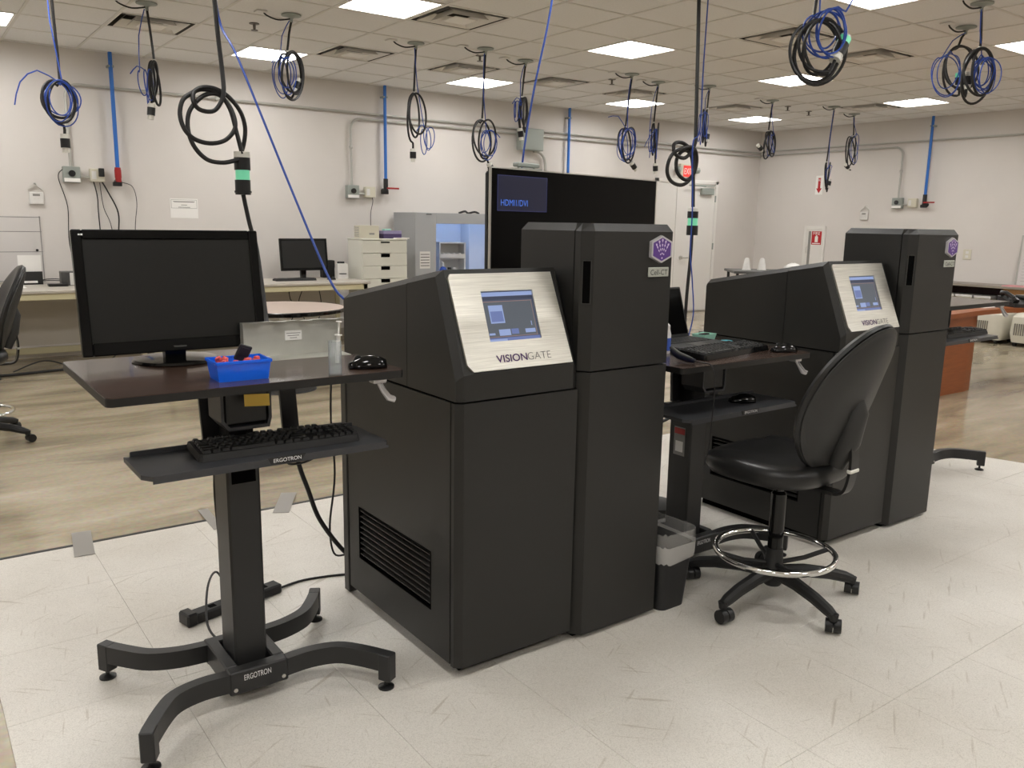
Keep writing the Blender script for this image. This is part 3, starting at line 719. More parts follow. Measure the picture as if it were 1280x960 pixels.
MB().lathe([(.0, 0), (.034, 0), (.034, .010), (.030, .012), (.0, .012)]).build('rim', 'white_plastic', cp); MB().lathe([(.0, .0121), (.027, .0121), (.025, .0145), (.0, .0145)]).build('disc', 'blue_lid', cp)
gl = thing('headset_cable', 'tangle of small black cables behind the laptop desk keyboard', 'cable', (0, 0, ZT), 0)
MB().tube([(2.80, 2.39, .006), (2.83, 2.40, .006), (2.93, 2.34, .008), (2.94, 2.28, .006), (2.96, 2.25, .006), (2.95, 2.19, .006)], .003, 6, sub=6).tube([(2.90, 2.41, .005), (2.95, 2.36, .012), (2.965, 2.30, .005)], .003, 6, sub=5).build('wire', 'cord_black', gl)
bs = thing('barcode_scanner', 'grey and navy handheld barcode scanner on the laptop desk edge', 'barcode scanner', (2.325, 2.10, ZT), R(-80)); bs.scale = (.72, .72, .72)
MB().tube([(-.065, 0, .060), (-.05, 0, .045), (-.02, 0, .030), (.03, 0, .020), (.075, 0, .016)], [.013, .018, .017, .015, .012], 12, sub=0).build('body', 'scanner_navy', bs)
MB().tube([(-.072, 0, .072), (-.055, 0, .060), (-.02, 0, .044), (.03, 0, .032), (.06, 0, .026)], [.010, .012, .011, .010, .007], 12).build('top_grip', 'scanner_grey', bs)
MB().tube([(.07, 0, .016), (.12, .0, .014), (.175, 0, .002), (.195, .005, -.10), (.19, .01, -.25), (.185, .0, -.40), (.185, -.03, -.50)], .0035, 8, sub=6).build('cord', 'cord_black', bs)
wb = thing('spray_bottle', 'white bottle with blue label partly hidden beside the laptop', 'bottle', (2.435, 2.31, ZT), 0)
MB().lathe([(.0, 0), (.033, 0), (.035, .01), (.035, .075), (.030, .095), (.030, .11), (.022, .118), (.0, .12)]).build('body', 'white_plastic', wb); MB().lathe([(.0353, .012), (.0356, .012), (.0356, .062), (.0353, .062)]).build('label_band', 'blue_label', wb)

# ------------------------------------------------------------------ drafting stools
def make_stool(label, loc, rz, base_off=0, seat_z=.50, ring_z=.185):
    t = thing('drafting_stool', label, 'stool', loc, rz)
    for k in range(5):
        a = R(base_off+72*k); ca, sa = math.cos(a), math.sin(a)
        P = [(ca*.03, sa*.03, .105), (ca*.12, sa*.12, .105), (ca*.22, sa*.22, .092), (ca*.285, sa*.285, .076), (ca*.315, sa*.315, .066)]
        lg = MB().tube(P, [.026, .025, .023, .021, .016], 10).tube([(ca*.312, sa*.312, .075), (ca*.312, sa*.312, .050)], [.018, .014], 10).build('leg', 'plastic_matte', t)
        q = a+rc.uniform(.4, 2.4); cx, cy = ca*.315+math.cos(q)*.012, sa*.315+math.sin(q)*.012; n = Vector((-math.sin(q), math.cos(q), 0))
        w_ = MB(); c0 = Vector((cx, cy, .0285))
        w_.cyl(c0-n*.026, c0-n*.002, .0245, n=20).cyl(c0+n*.002, c0+n*.026, .0245, n=20)
        w_.cyl(c0-n*.022, c0+n*.022, .008, n=8)
        w_.tube([Vector((ca*.312, sa*.312, .055)), c0+Vector((0, 0, .012))], .010, 8)
        w_.build('caster', 'plastic_black', lg)
    MB().lathe([(.0, .055), (.030, .055), (.042, .075), (.042, .120), (.034, .135), (.030, .20), (.0, .20)]).build('hub', 'plastic_matte', t)
    MB().lathe([(.0, .19), (.0275, .19), (.0275, seat_z-.09), (.024, seat_z-.085), (.016, seat_z-.08), (.016, seat_z-.03), (.0, seat_z-.03)]).build('gas_column', 'gloss_black', t)
    MB().tube([(.215*math.cos(2*math.pi*k/48), .215*math.sin(2*math.pi*k/48), ring_z) for k in range(48)], .0115, 12, closed=True).build('foot_ring', 'chrome', t)
    for k in range(4):
        a = R(base_off+20+90*k)
        MB().tube([(.02*math.cos(a), .02*math.sin(a), ring_z-.045), (.12*math.cos(a), .12*math.sin(a), ring_z-.03), (.208*math.cos(a), .208*math.sin(a), ring_z-.002)], .009, 8).build('ring_spoke', 'plastic_matte', t)
    # seat
    def sup(a, p=3.0): return abs(math.cos(a))**(2/p)*(1 if math.cos(a) >= 0 else -1), abs(math.sin(a))**(2/p)*(1 if math.sin(a) >= 0 else -1)
    n = 40; rings = []
    for rho, z in ((.001, -.012), (.75, -.012), (.93, -.006), (1.0, .018), (1.0, .040), (.97, .056), (.90, .066), (.7, .066), (.35, .060), (.001, .058)):
        rg = []
        for k in range(n):
            sx, sy = sup(2*math.pi*k/n); zz = z
            if rho > .8 and sy > .8 and z > .03: zz -= .010
            rg.append((sx*.245*rho, sy*.225*rho+.015, seat_z+zz))
        rings.append(rg)
    MB().loft(rings).build('seat', 'leather', t, angle=50)
    MB().box(-.11, .11, -.10, .10, seat_z-.035, seat_z-.012, .006).box(.06, .10, -.02, .02, seat_z-.055, seat_z-.03, .004).build('mechanism', 'plastic_matte', t)
    # back
    tilt = R(19); Tb = Matrix.Translation((0, -.205, seat_z+.155)) @ Matrix.Rotation(tilt, 4, 'X')
    def outl(a, rho):
        return .212*math.cos(a)*(1-.10*math.sin(a))*rho, .280*math.sin(a)*rho+.155
    def curve(x, z): return 1.15*x*x
    n = 44
    def back(side, th_, prof, name, mm, par):
        rings = []
        for rho, dd in prof:
            rg = []
            for k in range(n):
                x, z = outl(2*math.pi*k/n, rho); rg.append(tuple(Tb @ Vector((x, curve(x, z)+dd, z))))
            rings.append(rg)
        return MB().loft(rings).build(name, mm, par, angle=50)
    bk = back(1, 0, [(.001, .035), (.5, .036), (.85, .034), (.96, .026), (1.0, .010), (.985, .0), (.9, -.001), (.001, -.001)], 'backrest', 'leather', t)
    back(-1, 0, [(.001, -.002), (.9, -.002), (.97, -.003), (.975, -.008), (.93, -.013), (.90, -.013), (.885, -.017), (.5, -.026), (.001, -.028)], 'back_shell', 'shell', bk)
    # hump over the bracket
    MB().tube([Tb @ Vector((0, -.012, .19)), Tb @ Vector((0, -.024, .13)), Tb @ Vector((0, -.036, .02)), Tb @ Vector((0, -.034, -.08))], [.004, .036, .042, .03], 16, sub=0).build('bracket_cover', 'shell', t)
    zz = seat_z
    fb = MB().rect_sweep([(0, -.05, zz-.03), (0, -.22, zz-.03)], .055, .012)
    pb = catmull([(0, -.18, zz-.03), (0, -.235, zz-.028), (0, -.262, zz+.0), (0, -.274, zz+.08), (0, -.266, zz+.17)], 5)
    rgs = []
    for i, p in enumerate(pb):
        tn = (pb[min(i+1, len(pb)-1)]-pb[max(i-1, 0)]).normalized(); nn = Vector((0, -tn.z, tn.y))
        rgs.append([tuple(p+Vector((sx*.024, 0, 0))+nn*sy*.005) for sx, sy in ((-1, -1), (1, -1), (1, 1), (-1, 1))])
    fb.loft(rgs)
    fb.build('back_bar', 'plastic_black', t)
    MB().box(-.028, .028, -.282, -.264, zz+.055, zz+.068, .003).build('bar_clip', 'plug_white', t)
    return t
s1 = make_stool('black drafting stool with chrome foot ring in front of the far machine', (2.55, 1.795, .0045), R(3), 41-3)
s2 = make_stool('black drafting stool with its back to the monitor desk near the wall bench', (.30, 5.92, 0), R(92), 20)

# ------------------------------------------------------------------ waste bin
bi = thing('waste_bin', 'small black waste bin with a clear liner beside the near machine', 'waste bin', (2.176, 2.03, .0045), R(0))
def rrect(w_, d_, r_, z, n=5):
    P = []
    for cx, cy, a0 in ((w_/2-r_, d_/2-r_, 0), (-w_/2+r_, d_/2-r_, 90), (-w_/2+r_, -d_/2+r_, 180), (w_/2-r_, -d_/2+r_, 270)):
        P += [(cx+r_*math.cos(R(a0+90*k/n)), cy+r_*math.sin(R(a0+90*k/n)), z) for k in range(n+1)]
    return P
MB().loft([rrect(.125, .17, .03, .004), rrect(.160, .21, .03, .245), rrect(.165, .215, .03, .245), rrect(.131, .176, .03, 0)]).build('bin_body', 'bin_black', bi)
rg = []
rl = random.Random(5)
for i, (s, z) in enumerate(((.90, .17), (.95, .247), (1.03, .290), (1.08, .300), (1.10, .290), (1.09, .25), (1.07, .215), (1.05, .20))):
    q = rrect(.163*s, .213*s, .035, z, 6); rg.append([(x*(1+rl.uniform(-.02, .02)), y*(1+rl.uniform(-.02, .02)), zz+rl.uniform(-.006, .006)*(i > 1)) for x, y, zz in q])
MB().loft(rg, caps=False).build('liner', 'liner', bi, angle=40)
MB().loft([[(x*1.01, y*1.01, z+.004) for x, y, z in rg[-3]][:], [(x*1.012, y*1.012, z-.004) for x, y, z in rg[-2]], [(x*1.012, y*1.012, z-.012) for x, y, z in rg[-1]]], caps=False).build('liner_fold', 'liner_fold', bi, angle=180)

# ------------------------------------------------------------------ power strip and floor cables
ps = thing('power_strip', 'long black power strip on the mat behind the desk column', 'power strip', (.868, 2.835, .0045), R(14))
MB().box(-.185, .185, -.028, .028, 0, .036, .006).build('body', 'plastic_matte', ps)
for k in range(5): MB().box(-.10+k*.052, -.074+k*.052, -.012, .012, .0355, .0365).build('socket', 'gap_black', ps)
MB().box(-.195, -.155, -.032, .032, .0, .046, .006).build('end_cap', 'plastic_black', ps)
tag(MB().tube([(1.05, 2.88, .012), (1.16, 2.905, .009), (1.30, 2.87, .009), (1.36, 2.83, .009)], .0045, 8, sub=6).build('power_cable', 'cord_black'), 'black power cable lying on the mat from strip to machine', 'cable')
tag(MB().tube([(.86, 2.84, .045), (.84, 2.93, .11), (.78, 2.84, .10), (.735, 2.70, .03), (.75, 2.60, .012), (.76, 2.47, .10), (.77, 2.40, .118)], .004, 8, sub=6).build('desk_power_cord', 'cord_black'), 'thin black cord looping from strip to desk base', 'cable')
tag(MB().tube([(1.245, 2.77, 1.0), (1.235, 2.79, .7), (1.245, 2.79, .45), (1.225, 2.80, .25), (1.235, 2.79, .14), (1.29, 2.80, .12)], .004, 8, sub=6).build('side_cable', 'cord_black'), 'thin black cable hanging down the rear corner of the near machine', 'cable')
tag(MB().tube([(1.03, 2.56, .945), (1.06, 2.54, .915), (1.04, 2.53, .90), (1.055, 2.54, .885), (1.08, 2.54, .90), (1.065, 2.55, .93), (1.09, 2.55, .945)], .003, 8, sub=6).build('under_desk_cable', 'cord_black'), 'small looped black cable tucked under the monitor desk top', 'cable')
tag(MB().tube([(.80, 2.10, .752), (.81, 2.11, .725), (.86, 2.12, .72), (.90, 2.12, .735), (.91, 2.13, .752)], .003, 8, sub=6).build('tray_cable', 'cord_black'), 'thin black cable sagging under the keyboard tray of the monitor desk', 'cable')
tag(MB().tube([(.71, 2.40, .75), (.70, 2.42, .60), (.715, 2.45, .40), (.72, 2.44, .14), (.74, 2.43, .07)], .004, 8, sub=6).build('column_cable', 'cord_black'), 'thin black cable running down behind the desk column', 'cable')
for k, P in enumerate(([(2.40, 2.60, .80), (2.44, 2.75, .5), (2.42, 2.8, .25), (2.50, 2.75, .06), (2.62, 2.6, .02)], [(2.46, 2.62, .8), (2.38, 2.72, .62), (2.46, 2.80, .45), (2.56, 2.70, .42), (2.46, 2.60, .30), (2.40, 2.7, .03)], [(2.32, 2.5, .02), (2.42, 2.7, .02), (2.6, 2.72, .02)])):
    tag(MB().tube(P, .004, 8, sub=6).build('laptop_cable', 'cord_black'), 'black cable dangling behind the laptop desk beside the near machine', 'cable', 'cables behind the laptop desk')
pp = thing('foot_pedal', 'black round pedal on the floor behind the laptop desk column', 'pedal', (2.84, 2.68, .0045), R(20))
MB().lathe([(.0, 0), (.10, 0), (.105, .02), (.10, .06), (.07, .075), (.0, .08)]).build('body', 'plastic_matte', pp)
MB().lathe([(.106, .02), (.109, .024), (.109, .04), (.106, .044)]).build('band', 'plastic_black', pp)

# ------------------------------------------------------------------ television on stand
tv = thing('television', 'large black television on a floor stand behind the near machine', 'television', (2.41, 3.49, 0), math.atan2(.186, .983))
W_, zt, hb = 1.455, 1.643, .835
b = MB()
b.box(0, .006, -.008, .008, zt-hb, zt, .001).box(W_-.006, W_, -.008, .008, zt-hb, zt, .001).box(.006, W_-.006, -.008, .008, zt-.006, zt, .001).box(.006, W_-.006, -.008, .008, zt-hb, zt-hb+.02, .001)
b.build('bezel', 'steel', tv)
scv = MB().box(.006, W_-.006, -.004, .02, zt-hb+.02, zt-.006).build('screen', 'tv_screen', tv)
MB().box(.02, W_-.02, .02, .06, zt-hb+.02, zt-.02, .01).build('back_cover', 'plastic_matte', tv)
oc = MB().box(.05, .426, -.0055, -.004, zt-.21, zt-.036).build('input_banner', 'osd_blue', scv)
e_ = MB()
for a in ((.05, .426, zt-.039, zt-.036), (.05, .426, zt-.212, zt-.209), (.05, .053, zt-.21, zt-.036), (.423, .426, zt-.21, zt-.036)): e_.box(a[0], a[1], -.0062, -.0054, a[2], a[3])
e_.build('banner_edge', 'osd_edge', scv)
text('HDMI1/DVI', .031, 'osd_text', scv, (.075, -.0056, zt-.186), (1, 0, 0), (0, 0, 1), 'input_text', width=.20)
MB().box(.62, .68, .06, .10, .12, zt-.25, .006).box(.78, .84, .06, .10, .12, zt-.25, .006).build('upright', 'plastic_matte', tv)
MB().box(.45, 1.0, .04, .12, .06, .12, .008).box(.45, .50, -.22, .40, .06, .10, .008).box(.95, 1.0, -.22, .40, .06, .10, .008).build('base', 'plastic_matte', tv)
for x in (.475, .975):
    for y in (-.18, .36): MB().cyl((x-.012, y, .03), (x+.012, y, .03), .03).tube([(x, y, .03), (x, y, .065)], .008, 8).build('caster', 'plastic_black', tv)
wc = thing('webcam_bar', 'small grey sensor bar on top of the television', 'webcam', (2.70, 3.565, 1.6435), math.atan2(.186, .983))
MB().box(-.09, .09, -.02, .05, .0, .006).box(-.085, .085, -.01, .03, .012, .034, .005).tube([(-.06, .01, .004), (-.06, .01, .016)], .006, 8).tube([(.06, .01, .004), (.06, .01, .016)], .006, 8).build('body', 'box_grey', wc)

# ------------------------------------------------------------------ benches along the back wall
def bench(x0, x1, y0, y1, H, label, gaps=()):
    t = thing('wall_bench', label, 'workbench', (x0, y0, 0), 0); w_, d_ = x1-x0, y1-y0
    MB().box(0, w_, 0, d_, H-.03, H, .006).build('worktop', 'bench_top', t)
    MB().box(.03, w_-.03, .02, .05, H-.085, H-.03, .003).build('front_rail', 'cream_leg', t)
    MB().box(.03, w_-.03, d_-.05, d_-.02, H-.085, H-.03, .003).build('rear_rail', 'cream_leg', t)
    MB().box(.05, w_-.05, d_-.045, d_-.03, .16, H-.085).build('modesty_panel', 'bench_back', t)
    for x in (.03, w_-.08):
        for y in (.02, d_-.07): MB().box(x, x+.05, y, y+.05, 0, H-.03, .003).build('leg', 'cream_leg', t)
    MB().box(.08, w_-.08, d_-.065, d_-.045, .08, .14, .003).build('stretcher', 'cream_leg', t)
    return t
HB = .73
bench(-.9, 2.02, 8.2, 9.0, HB, 'long grey-topped wall bench under the ruled whiteboard')
bench(2.04, 4.13, 8.2, 9.0, HB, 'grey-topped wall bench carrying the small computer')
m_2, T2, bz2 = make_monitor('small dark monitor on the wall bench beside the label printer', (3.62, 8.78, HB), R(3), .55, .345, .09, R(-6), bez=.022)
make_keyboard('black keyboard lying on the wall bench before the small monitor', (3.42, 8.50, HB+.001), R(-3), tilt=0)
make_mouse('black computer mouse at the end of the bench keyboard', (3.83, 8.55, HB), R(20))
lpn = thing('label_printer', 'small grey label printer on the wall bench by the drawers', 'printer', (4.03, 8.74, HB), R(-12))
MB().prism([(-.10, 0), (.06, 0), (.07, .10), (.03, .15), (-.04, .165), (-.10, .16)], 'x', -.055, .055).build('body', 'white_plastic', lpn)
MB().box(-.04, .04, -.02, .0, .155, .185, .004).build('top_flap', 'plastic_matte', lpn); MB().box(-.04, .04, -.104, -.099, .05, .06).build('paper_slot', 'plastic_black', lpn)
rt_ = thing('router_box', 'upright black box between bench monitor and label printer', 'box', (3.955, 8.93, HB), 0)
MB().box(-.07, .07, -.05, .05, 0, .19, .005).build('body', 'plastic_matte', rt_); MB().tube([(-.05, .03, .19), (-.075, .03, .27)], .006, 8).build('antenna', 'plastic_black', rt_)
tag(MB().box(-.09, .09, -.06, .06, 0, .012, .003).build('flat_tablet', 'plastic_matte', None, (2.42, 8.6, HB)), 'thin black slab lying on the wall bench', 'tablet')
# left bench items
dv = thing('control_box', 'white-fronted small control box with a red button on the bench', 'control box', (1.40, 8.72, HB), R(-3))
MB().box(-.16, .16, -.02, .16, 0, .125, .004).build('case', 'scanner_grey', dv)
fp = MB().box(-.09, .16, -.028, -.02, .004, .118, .002).build('front_panel', 'white_plastic', dv); fp['label'] = 'white front panel'
MB().cyl((-.02, -.03, .075), (-.02, -.04, .075), .018).build('button', 'valve_red', fp); MB().box(.07, .12, -.0285, -.028, .03, .10).build('indicator', 'plug_green', fp)
tag(MB().box(-.08, .08, -.045, .045, 0, .025, .004).build('small_remote', 'plastic_black', None, (1.20, 8.66, HB)), 'small flat black gadget beside the control box', 'gadget')
ch_ = thing('card_holder', 'black card holder with a white sheet on the bench', 'holder', (1.02, 8.98, HB), 0)
MB().box(-.10, .10, -.03, .03, 0, .01).box(-.10, .10, .02, .03, 0, .16).box(-.10, .10, -.03, -.02, 0, .12).build('body', 'plastic_matte', ch_); MB().box(-.09, .10, .0, .004, .02, .27).build('sheet', 'paper', ch_); MB().box(-.055, .055, -.0312, -.03, .015, .035).build('sticker', 'paper', ch_)
tag(MB().box(-.11, .11, -.14, .14, 0, .002).build('paper_sheet', 'paper', None, (.83, 8.68, HB)), 'white sheet of paper lying flat on the left bench', 'paper')
tag(MB().tube([(1.10, 9.0, HB+.03), (1.15, 8.92, HB+.05), (1.24, 8.90, HB+.05), (1.27, 8.98, HB+.03), (1.18, 9.04, HB+.03)], .004, 8, closed=True, sub=6).build('wire_loop', 'cord_black'), 'loop of thin black wire on the bench beside the card holder', 'wire')
# mobile pedestal at the far left
pd = thing('mobile_pedestal', 'cream mobile pedestal with black casters under the left bench', 'pedestal', (.33, 7.85, 0), 0)
MB().box(-.25, .25, -.25, .25, .10, .62, .005).build('body', 'cream_leg', pd); MB().box(-.27, .27, -.27, .27, .09, .105, .003).build('base_frame', 'plastic_matte', pd)
for x in (-.22, .22):
    for y in (-.22, .22): MB().cyl((x-.02, y, .04), (x+.02, y, .04), .04).tube([(x, y, .04), (x, y, .095)], .012, 8).build('caster', 'plastic_black', pd)
# cable along the wall base
tag(MB().tube([(-1, 8.22, .012), (.6, 8.26, .012), (1.2, 8.34, .012), (2.2, 8.36, .012)], .012, 8, sub=5).build('floor_cable', 'cord_black'), 'thick black cable lying along the floor under the left bench', 'cable')
tag(MB().tube([(.75, 8.30, .03), (1.0, 8.36, .10), (1.25, 8.42, .02), (1.5, 8.36, .04), (1.75, 8.6, .2)], .006, 8, sub=6).build('thin_floor_cable', 'cord_black'), 'thin dark wire curling over the floor cable under the bench', 'cable')
# round table
rt = thing('round_table', 'round table with pale top and dark rim before the wall bench', 'table', (2.50, 6.55, 0), 0)
MB().lathe([(.0, .655), (.50, .655), (.50, .672), (.0, .672)], n=48).build('table_top', 'round_top', rt)
MB().lathe([(.50, .640), (.515, .648), (.515, .670), (.502, .675), (.50, .673)], n=48).build('rim', 'gloss_black', rt)
MB().cyl((0, 0, .03), (0, 0, .655), .035).build('pedestal', 'steel', rt); MB().lathe([(.0, 0), (.26, 0), (.25, .015), (.05, .04), (.0, .04)], n=32).build('base', 'plastic_matte', rt)
# drawers
dr = thing('drawer_cabinet', 'tall white drawer cabinet with black notch handles by the bench', 'cabinet', (4.183, 8.5, 0), 0)
MB().box(0, .558, .02, .37, 0, 1.155, .003).build('carcass', 'cabinet_white', dr); MB().box(-.005, .563, 0, .375, 1.155, 1.173, .004).build('top', 'cabinet_white', dr)
for k in range(8):
    z1 = 1.15-k*.1405; f = MB().box(.004, .554, 0, .02, z1-.137, z1, .003).build('drawer', 'cabinet_white', dr)
    MB().box(.225, .335, -.002, .0, z1-.042 if k else z1-.026, z1-.002 if k else z1-.01).build('notch_handle', 'gap_black', f)
bx = thing('carton', 'white printed carton on top of the drawer cabinet', 'carton', (4.315, 8.66, 1.1735), R(-8))
MB().box(-.115, .115, -.09, .09, 0, .14, .002).build('body', 'box_cream', bx)
for k in range(6): MB().box(-.116, -.115, -.075, .075, .02+k*.019, .027+k*.019).build('printed_line', 'label_grey', bx)
MB().box(.0, .06, -.0912, -.09, .04, .06).build('print_mark', 'label_grey', bx)
gb = thing('glove_box', 'purple and white glove box on top of the drawer cabinet', 'box', (4.595, 8.64, 1.1735), R(4))
MB().box(-.12, .12, -.06, .06, 0, .05, .002).build('lower', 'purple_dark', gb); MB().box(-.12, .12, -.06, .06, .05, .085, .002).build('upper', 'purple_box', gb); MB().box(-.09, .0, -.03, .03, .085, .105, .006).build('glove_tuft', 'teal', gb)
tag(MB().box(-.08, .08, -.06, .06, 0, .008).build('folded_wipe', 'paper', None, (4.69, 8.56, 1.1735)), 'small white folded wipe on the cabinet edge', 'wipe')
# flow hood
hd = thing('flow_hood', 'grey laminar flow hood with a blue-lit opening beside the drawers', 'flow hood', (4.96, 8.70, 0), 0)
W_, D_ = 1.9, .52
m = MB().box(0, .285, 0, .02, .70, 1.47, .003).box(1.55, W_, 0, .02, .70, 1.47, .003).box(.285, 1.55, 0, .02, 1.345, 1.47, .003).box(.285, 1.55, 0, .02, .70, .74, .003)
m.build('front_panel', 'hood_grey', hd)
MB().box(0, .02, .02, D_, .70, 1.47).box(W_-.02, W_, .02, D_, .70, 1.47).box(.02, W_-.02, .02, D_, 1.45, 1.47).build('casing', 'hood_grey', hd)
MB().box(.02, W_-.02, D_-.02, D_, .70, 1.45).box(.02, .03, .03, D_-.02, .72, 1.45).box(.02, W_-.02, .02, D_-.02, .70, .72).box(.95, .955, .3, D_-.02, .72, 1.45).box(.02, W_-.02, D_-.03, D_-.02, 1.25, 1.262).build('inner_lining', 'hood_inner', hd)
MB().box(.3, 1.5, .12, .16, 1.42, 1.448).build('lamp_tube', 'hood_lamp', hd)
for x in (.03, W_-.08):
    for y in (.02, D_-.07): MB().box(x, x+.05, y, y+.05, 0, .70).build('leg', 'hood_grey', hd)
pn = MB().box(.06, .20, -.002, .0, .82, 1.02).build('notice', 'white_plastic', hd)
for k in range(5): MB().box(.07, .19, -.003, -.002, .85+k*.033, .858+k*.033).build('notice_line', 'ink', pn)
MB().box(.15, .22, -.004, .0, 1.448, 1.456).build('latch', 'gap_black', hd)
rk = thing('dispenser_rack', 'white two-shelf dispenser rack inside the lit hood', 'rack', (5.62, 9.0, .7205), R(-14))
MB().box(-.17, -.155, -.12, .12, 0, .40).box(.155, .17, -.12, .12, 0, .40).box(-.17, .17, .105, .12, 0, .40).box(-.17, .17, -.10, .12, .385, .40).box(-.17, .17, -.12, .12, .20, .215).box(-.17, .17, -.12, .12, 0, .015).box(-.17, .17, -.12, -.11, .20, .26).build('shell', 'white_plastic', rk)
for k in range(4): tag(MB().lathe([(.0, 0), (.025, 0), (.031, .02), (.018, .05), (.0, .055)], n=10).build('tissue', 'paper', None, (5.52+k*.068, 8.99-.016*k, .9365)), 'crumpled white tissue on the dispenser rack shelf', 'tissue', 'tissues on the rack')
for k in range(3):
    v_ = thing('small_jar', 'small dark-capped jar at the bottom of the dispenser rack', 'jar', (5.53+k*.07, 8.99-.018*k, .736), 0, 'jars in the dispenser rack'); MB().lathe([(.0, 0), (.022, 0), (.022, .05), (.0, .05)], n=14).build('body', 'clear_plastic', v_); MB().lathe([(.0, .05), (.024, .05), (.024, .075), (.0, .075)], n=14).build('cap', 'plastic_black' if k % 2 else 'white_plastic', v_)
bb = thing('blue_bottle', 'bottle of blue liquid with white pump inside the lit hood', 'bottle', (5.44, 8.86, .7205), 0)
MB().lathe([(.0, 0), (.042, 0), (.044, .07), (.03, .10), (.012, .11), (.0, .11)], n=18).build('body', 'blue_label', bb); MB().lathe([(.0, .11), (.014, .11), (.012, .16), (.0, .16)], n=12).box(-.03, .01, -.006, .006, .155, .168).build('pump', 'white_plastic', bb)
tag(MB().tube([(5.72, 8.95, 1.476), (5.80, 8.93, 1.50), (5.86, 8.95, 1.478), (5.95, 8.94, 1.495), (6.02, 8.95, 1.476)], .013, 8, sub=5).build('hood_cable', 'cord_black'), 'short bundle of black cable lying on the hood roof', 'cable')

# ------------------------------------------------------------------ back wall fittings
def air_drop(name, label, base, dirn, handle):
    # base: wall point (x,y) ; dirn: 'y' back wall or 'x' right wall
    x, y, z = base; t = thing(name, label, 'air line', (x, y, 0), 0 if dirn == 'y' else R(-90))
    MB().cyl((0, -.072, z+.10), (0, -.072, ZC), .019, n=14).build('pipe', 'pipe_blue', t)
    MB().cyl((0, -.072, z-.02), (0, -.072, z+.12), .028, n=14).build('valve_body', 'plastic_matte' if handle else 'valve_red', t)
    MB().cyl((0, 0, z-.02), (0, -.085, z-.02), .03, n=14).box(-.05, .03, -.09, -.04, z-.06, z-.02, .004).build('outlet_fitting', 'plastic_black', t)
    if handle: MB().box(.0, .16, -.112, -.097, z+.0, z+.02, .003).build('handle', 'valve_red', t)
    else: MB().cyl((0, -.072, z+.02), (0, -.072, z+.10), .031, n=14).build('band', 'valve_red', t)
    MB().box(-.028, .028, -.088, 0, ZC-.14, ZC-.12, .002).build('clamp', 'box_grey', t)
    return t
air_drop('air_line', 'blue compressed air pipe ending in a red valve above the left bench', (1.885, Y1, 1.72), 'y', False)
air_drop('air_line', 'blue compressed air pipe with red lever beside the drawer cabinet', (4.845, Y1, 1.74), 'y', True)
air_drop('air_line', 'blue compressed air pipe going down behind the television', (7.665, Y1, 1.74), 'y', True)
air_drop('air_line', 'blue compressed air pipe with red lever on the right-hand wall', (X1, 6.34, 1.74), 'x', True)
def conduit(label, P, r_=.018, clamps=()):
    t = thing('conduit', label, 'conduit'); MB().tube(P, r_*.8, 10).build('pipe', 'conduit', t)
    for c_ in clamps: MB().cyl(Vector(c_)-Vector(clampd)*.012, Vector(c_)+Vector(clampd)*.012, r_*1.35, n=12).build('coupling', 'conduit', t)
    return t
yb = Y1-.03
def arc(cx, cz, r_, a0, a1, n=6): return [(cx+r_*math.cos(R(a0+(a1-a0)*k/n)), yb, cz+r_*math.sin(R(a0+(a1-a0)*k/n))) for k in range(n+1)]
clampd = (1, 0, 0)
conduit('grey steel conduit running high along the back wall from the left drop', [(1.475, yb, 1.80)]+arc(1.595, 2.475, .12, 180, 90)+[(X1-.03, yb, 2.575)], .017, [(2.9, yb, 2.59), (5.2, yb, 2.583), (9.4, yb, 2.578)])
conduit('grey steel conduit bending down above the drawer cabinet', [(4.42, yb, 1.72)]+arc(4.54, 2.405, .12, 180, 90)+[(X1-.03, yb, 2.515)], .017, [(4.42, yb, 2.2), (6.2, yb, 2.522), (9.0, yb, 2.518)])
def outlet(x, z, label, wall='y', plugs=0):
    t = thing('outlet_box', label, 'electrical box', (x, Y1, 0) if wall == 'y' else (X1, x, 0), 0 if wall == 'y' else R(-90))
    MB().box(-.075, .075, -.07, 0, z-.075, z+.075, .005).build('switch_box', 'box_grey', t)
    MB().cyl((0, -.07, z+.01), (0, -.085, z+.01), .03, n=16).build('round_socket', 'plastic_black', t)
    MB().box(-.07, .07, -.073, -.07, z-.07, z-.035).build('sticker', 'paper', t)
    MB().cyl((.07, -.03, z-.02), (.16, -.03, z-.02), .013, n=10).build('link_pipe', 'conduit', t)
    MB().box(.16, .29, -.06, 0, z-.06, z+.065, .005).build('receptacle_box', 'box_cream', t)
    MB().box(.175, .215, -.062, -.06, z-.035, z+.04).build('receptacle', 'white_plastic', t)
    if plugs: MB().box(.235, .285, -.09, -.06, z-.01, z+.07, .004).build('plug', 'plastic_black', t)
    return t
outlet(1.475, 1.755, 'grey electrical box with round black socket above the left bench', plugs=1)
outlet(4.425, 1.695, 'grey electrical box with round black socket above the drawer cabinet')
outlet(6.755, 1.745, 'grey electrical box with round black socket on the right-hand wall', 'x')
def wallwire(label, pts, r_=.006, nm='power_cable'): return tag(MB().tube([(a, Y1-.035, b) for a, b in pts], r_*.7, 8, sub=6).build(nm, 'cord_black'), label, 'cord')
wallwire('thin dark wire dropping from the left electrical box to the bench', [(1.40, 1.80), (1.36, 1.72), (1.42, 1.45), (1.41, 1.1), (1.47, .73)])
wallwire('black power cord dropping from the left receptacle to the bench', [(1.665, 1.70), (1.69, 1.55), (1.69, 1.35), (1.71, .74)], .008)
wallwire('thin black cord between two others below the left receptacle', [(1.72, 1.69), (1.74, 1.45), (1.80, 1.25), (1.84, .74)], .005)
wallwire('thick black cord curving down from the left receptacle', [(1.73, 1.72), (1.79, 1.60), (1.87, 1.40), (1.86, 1.15), (1.88, .74)], .010)
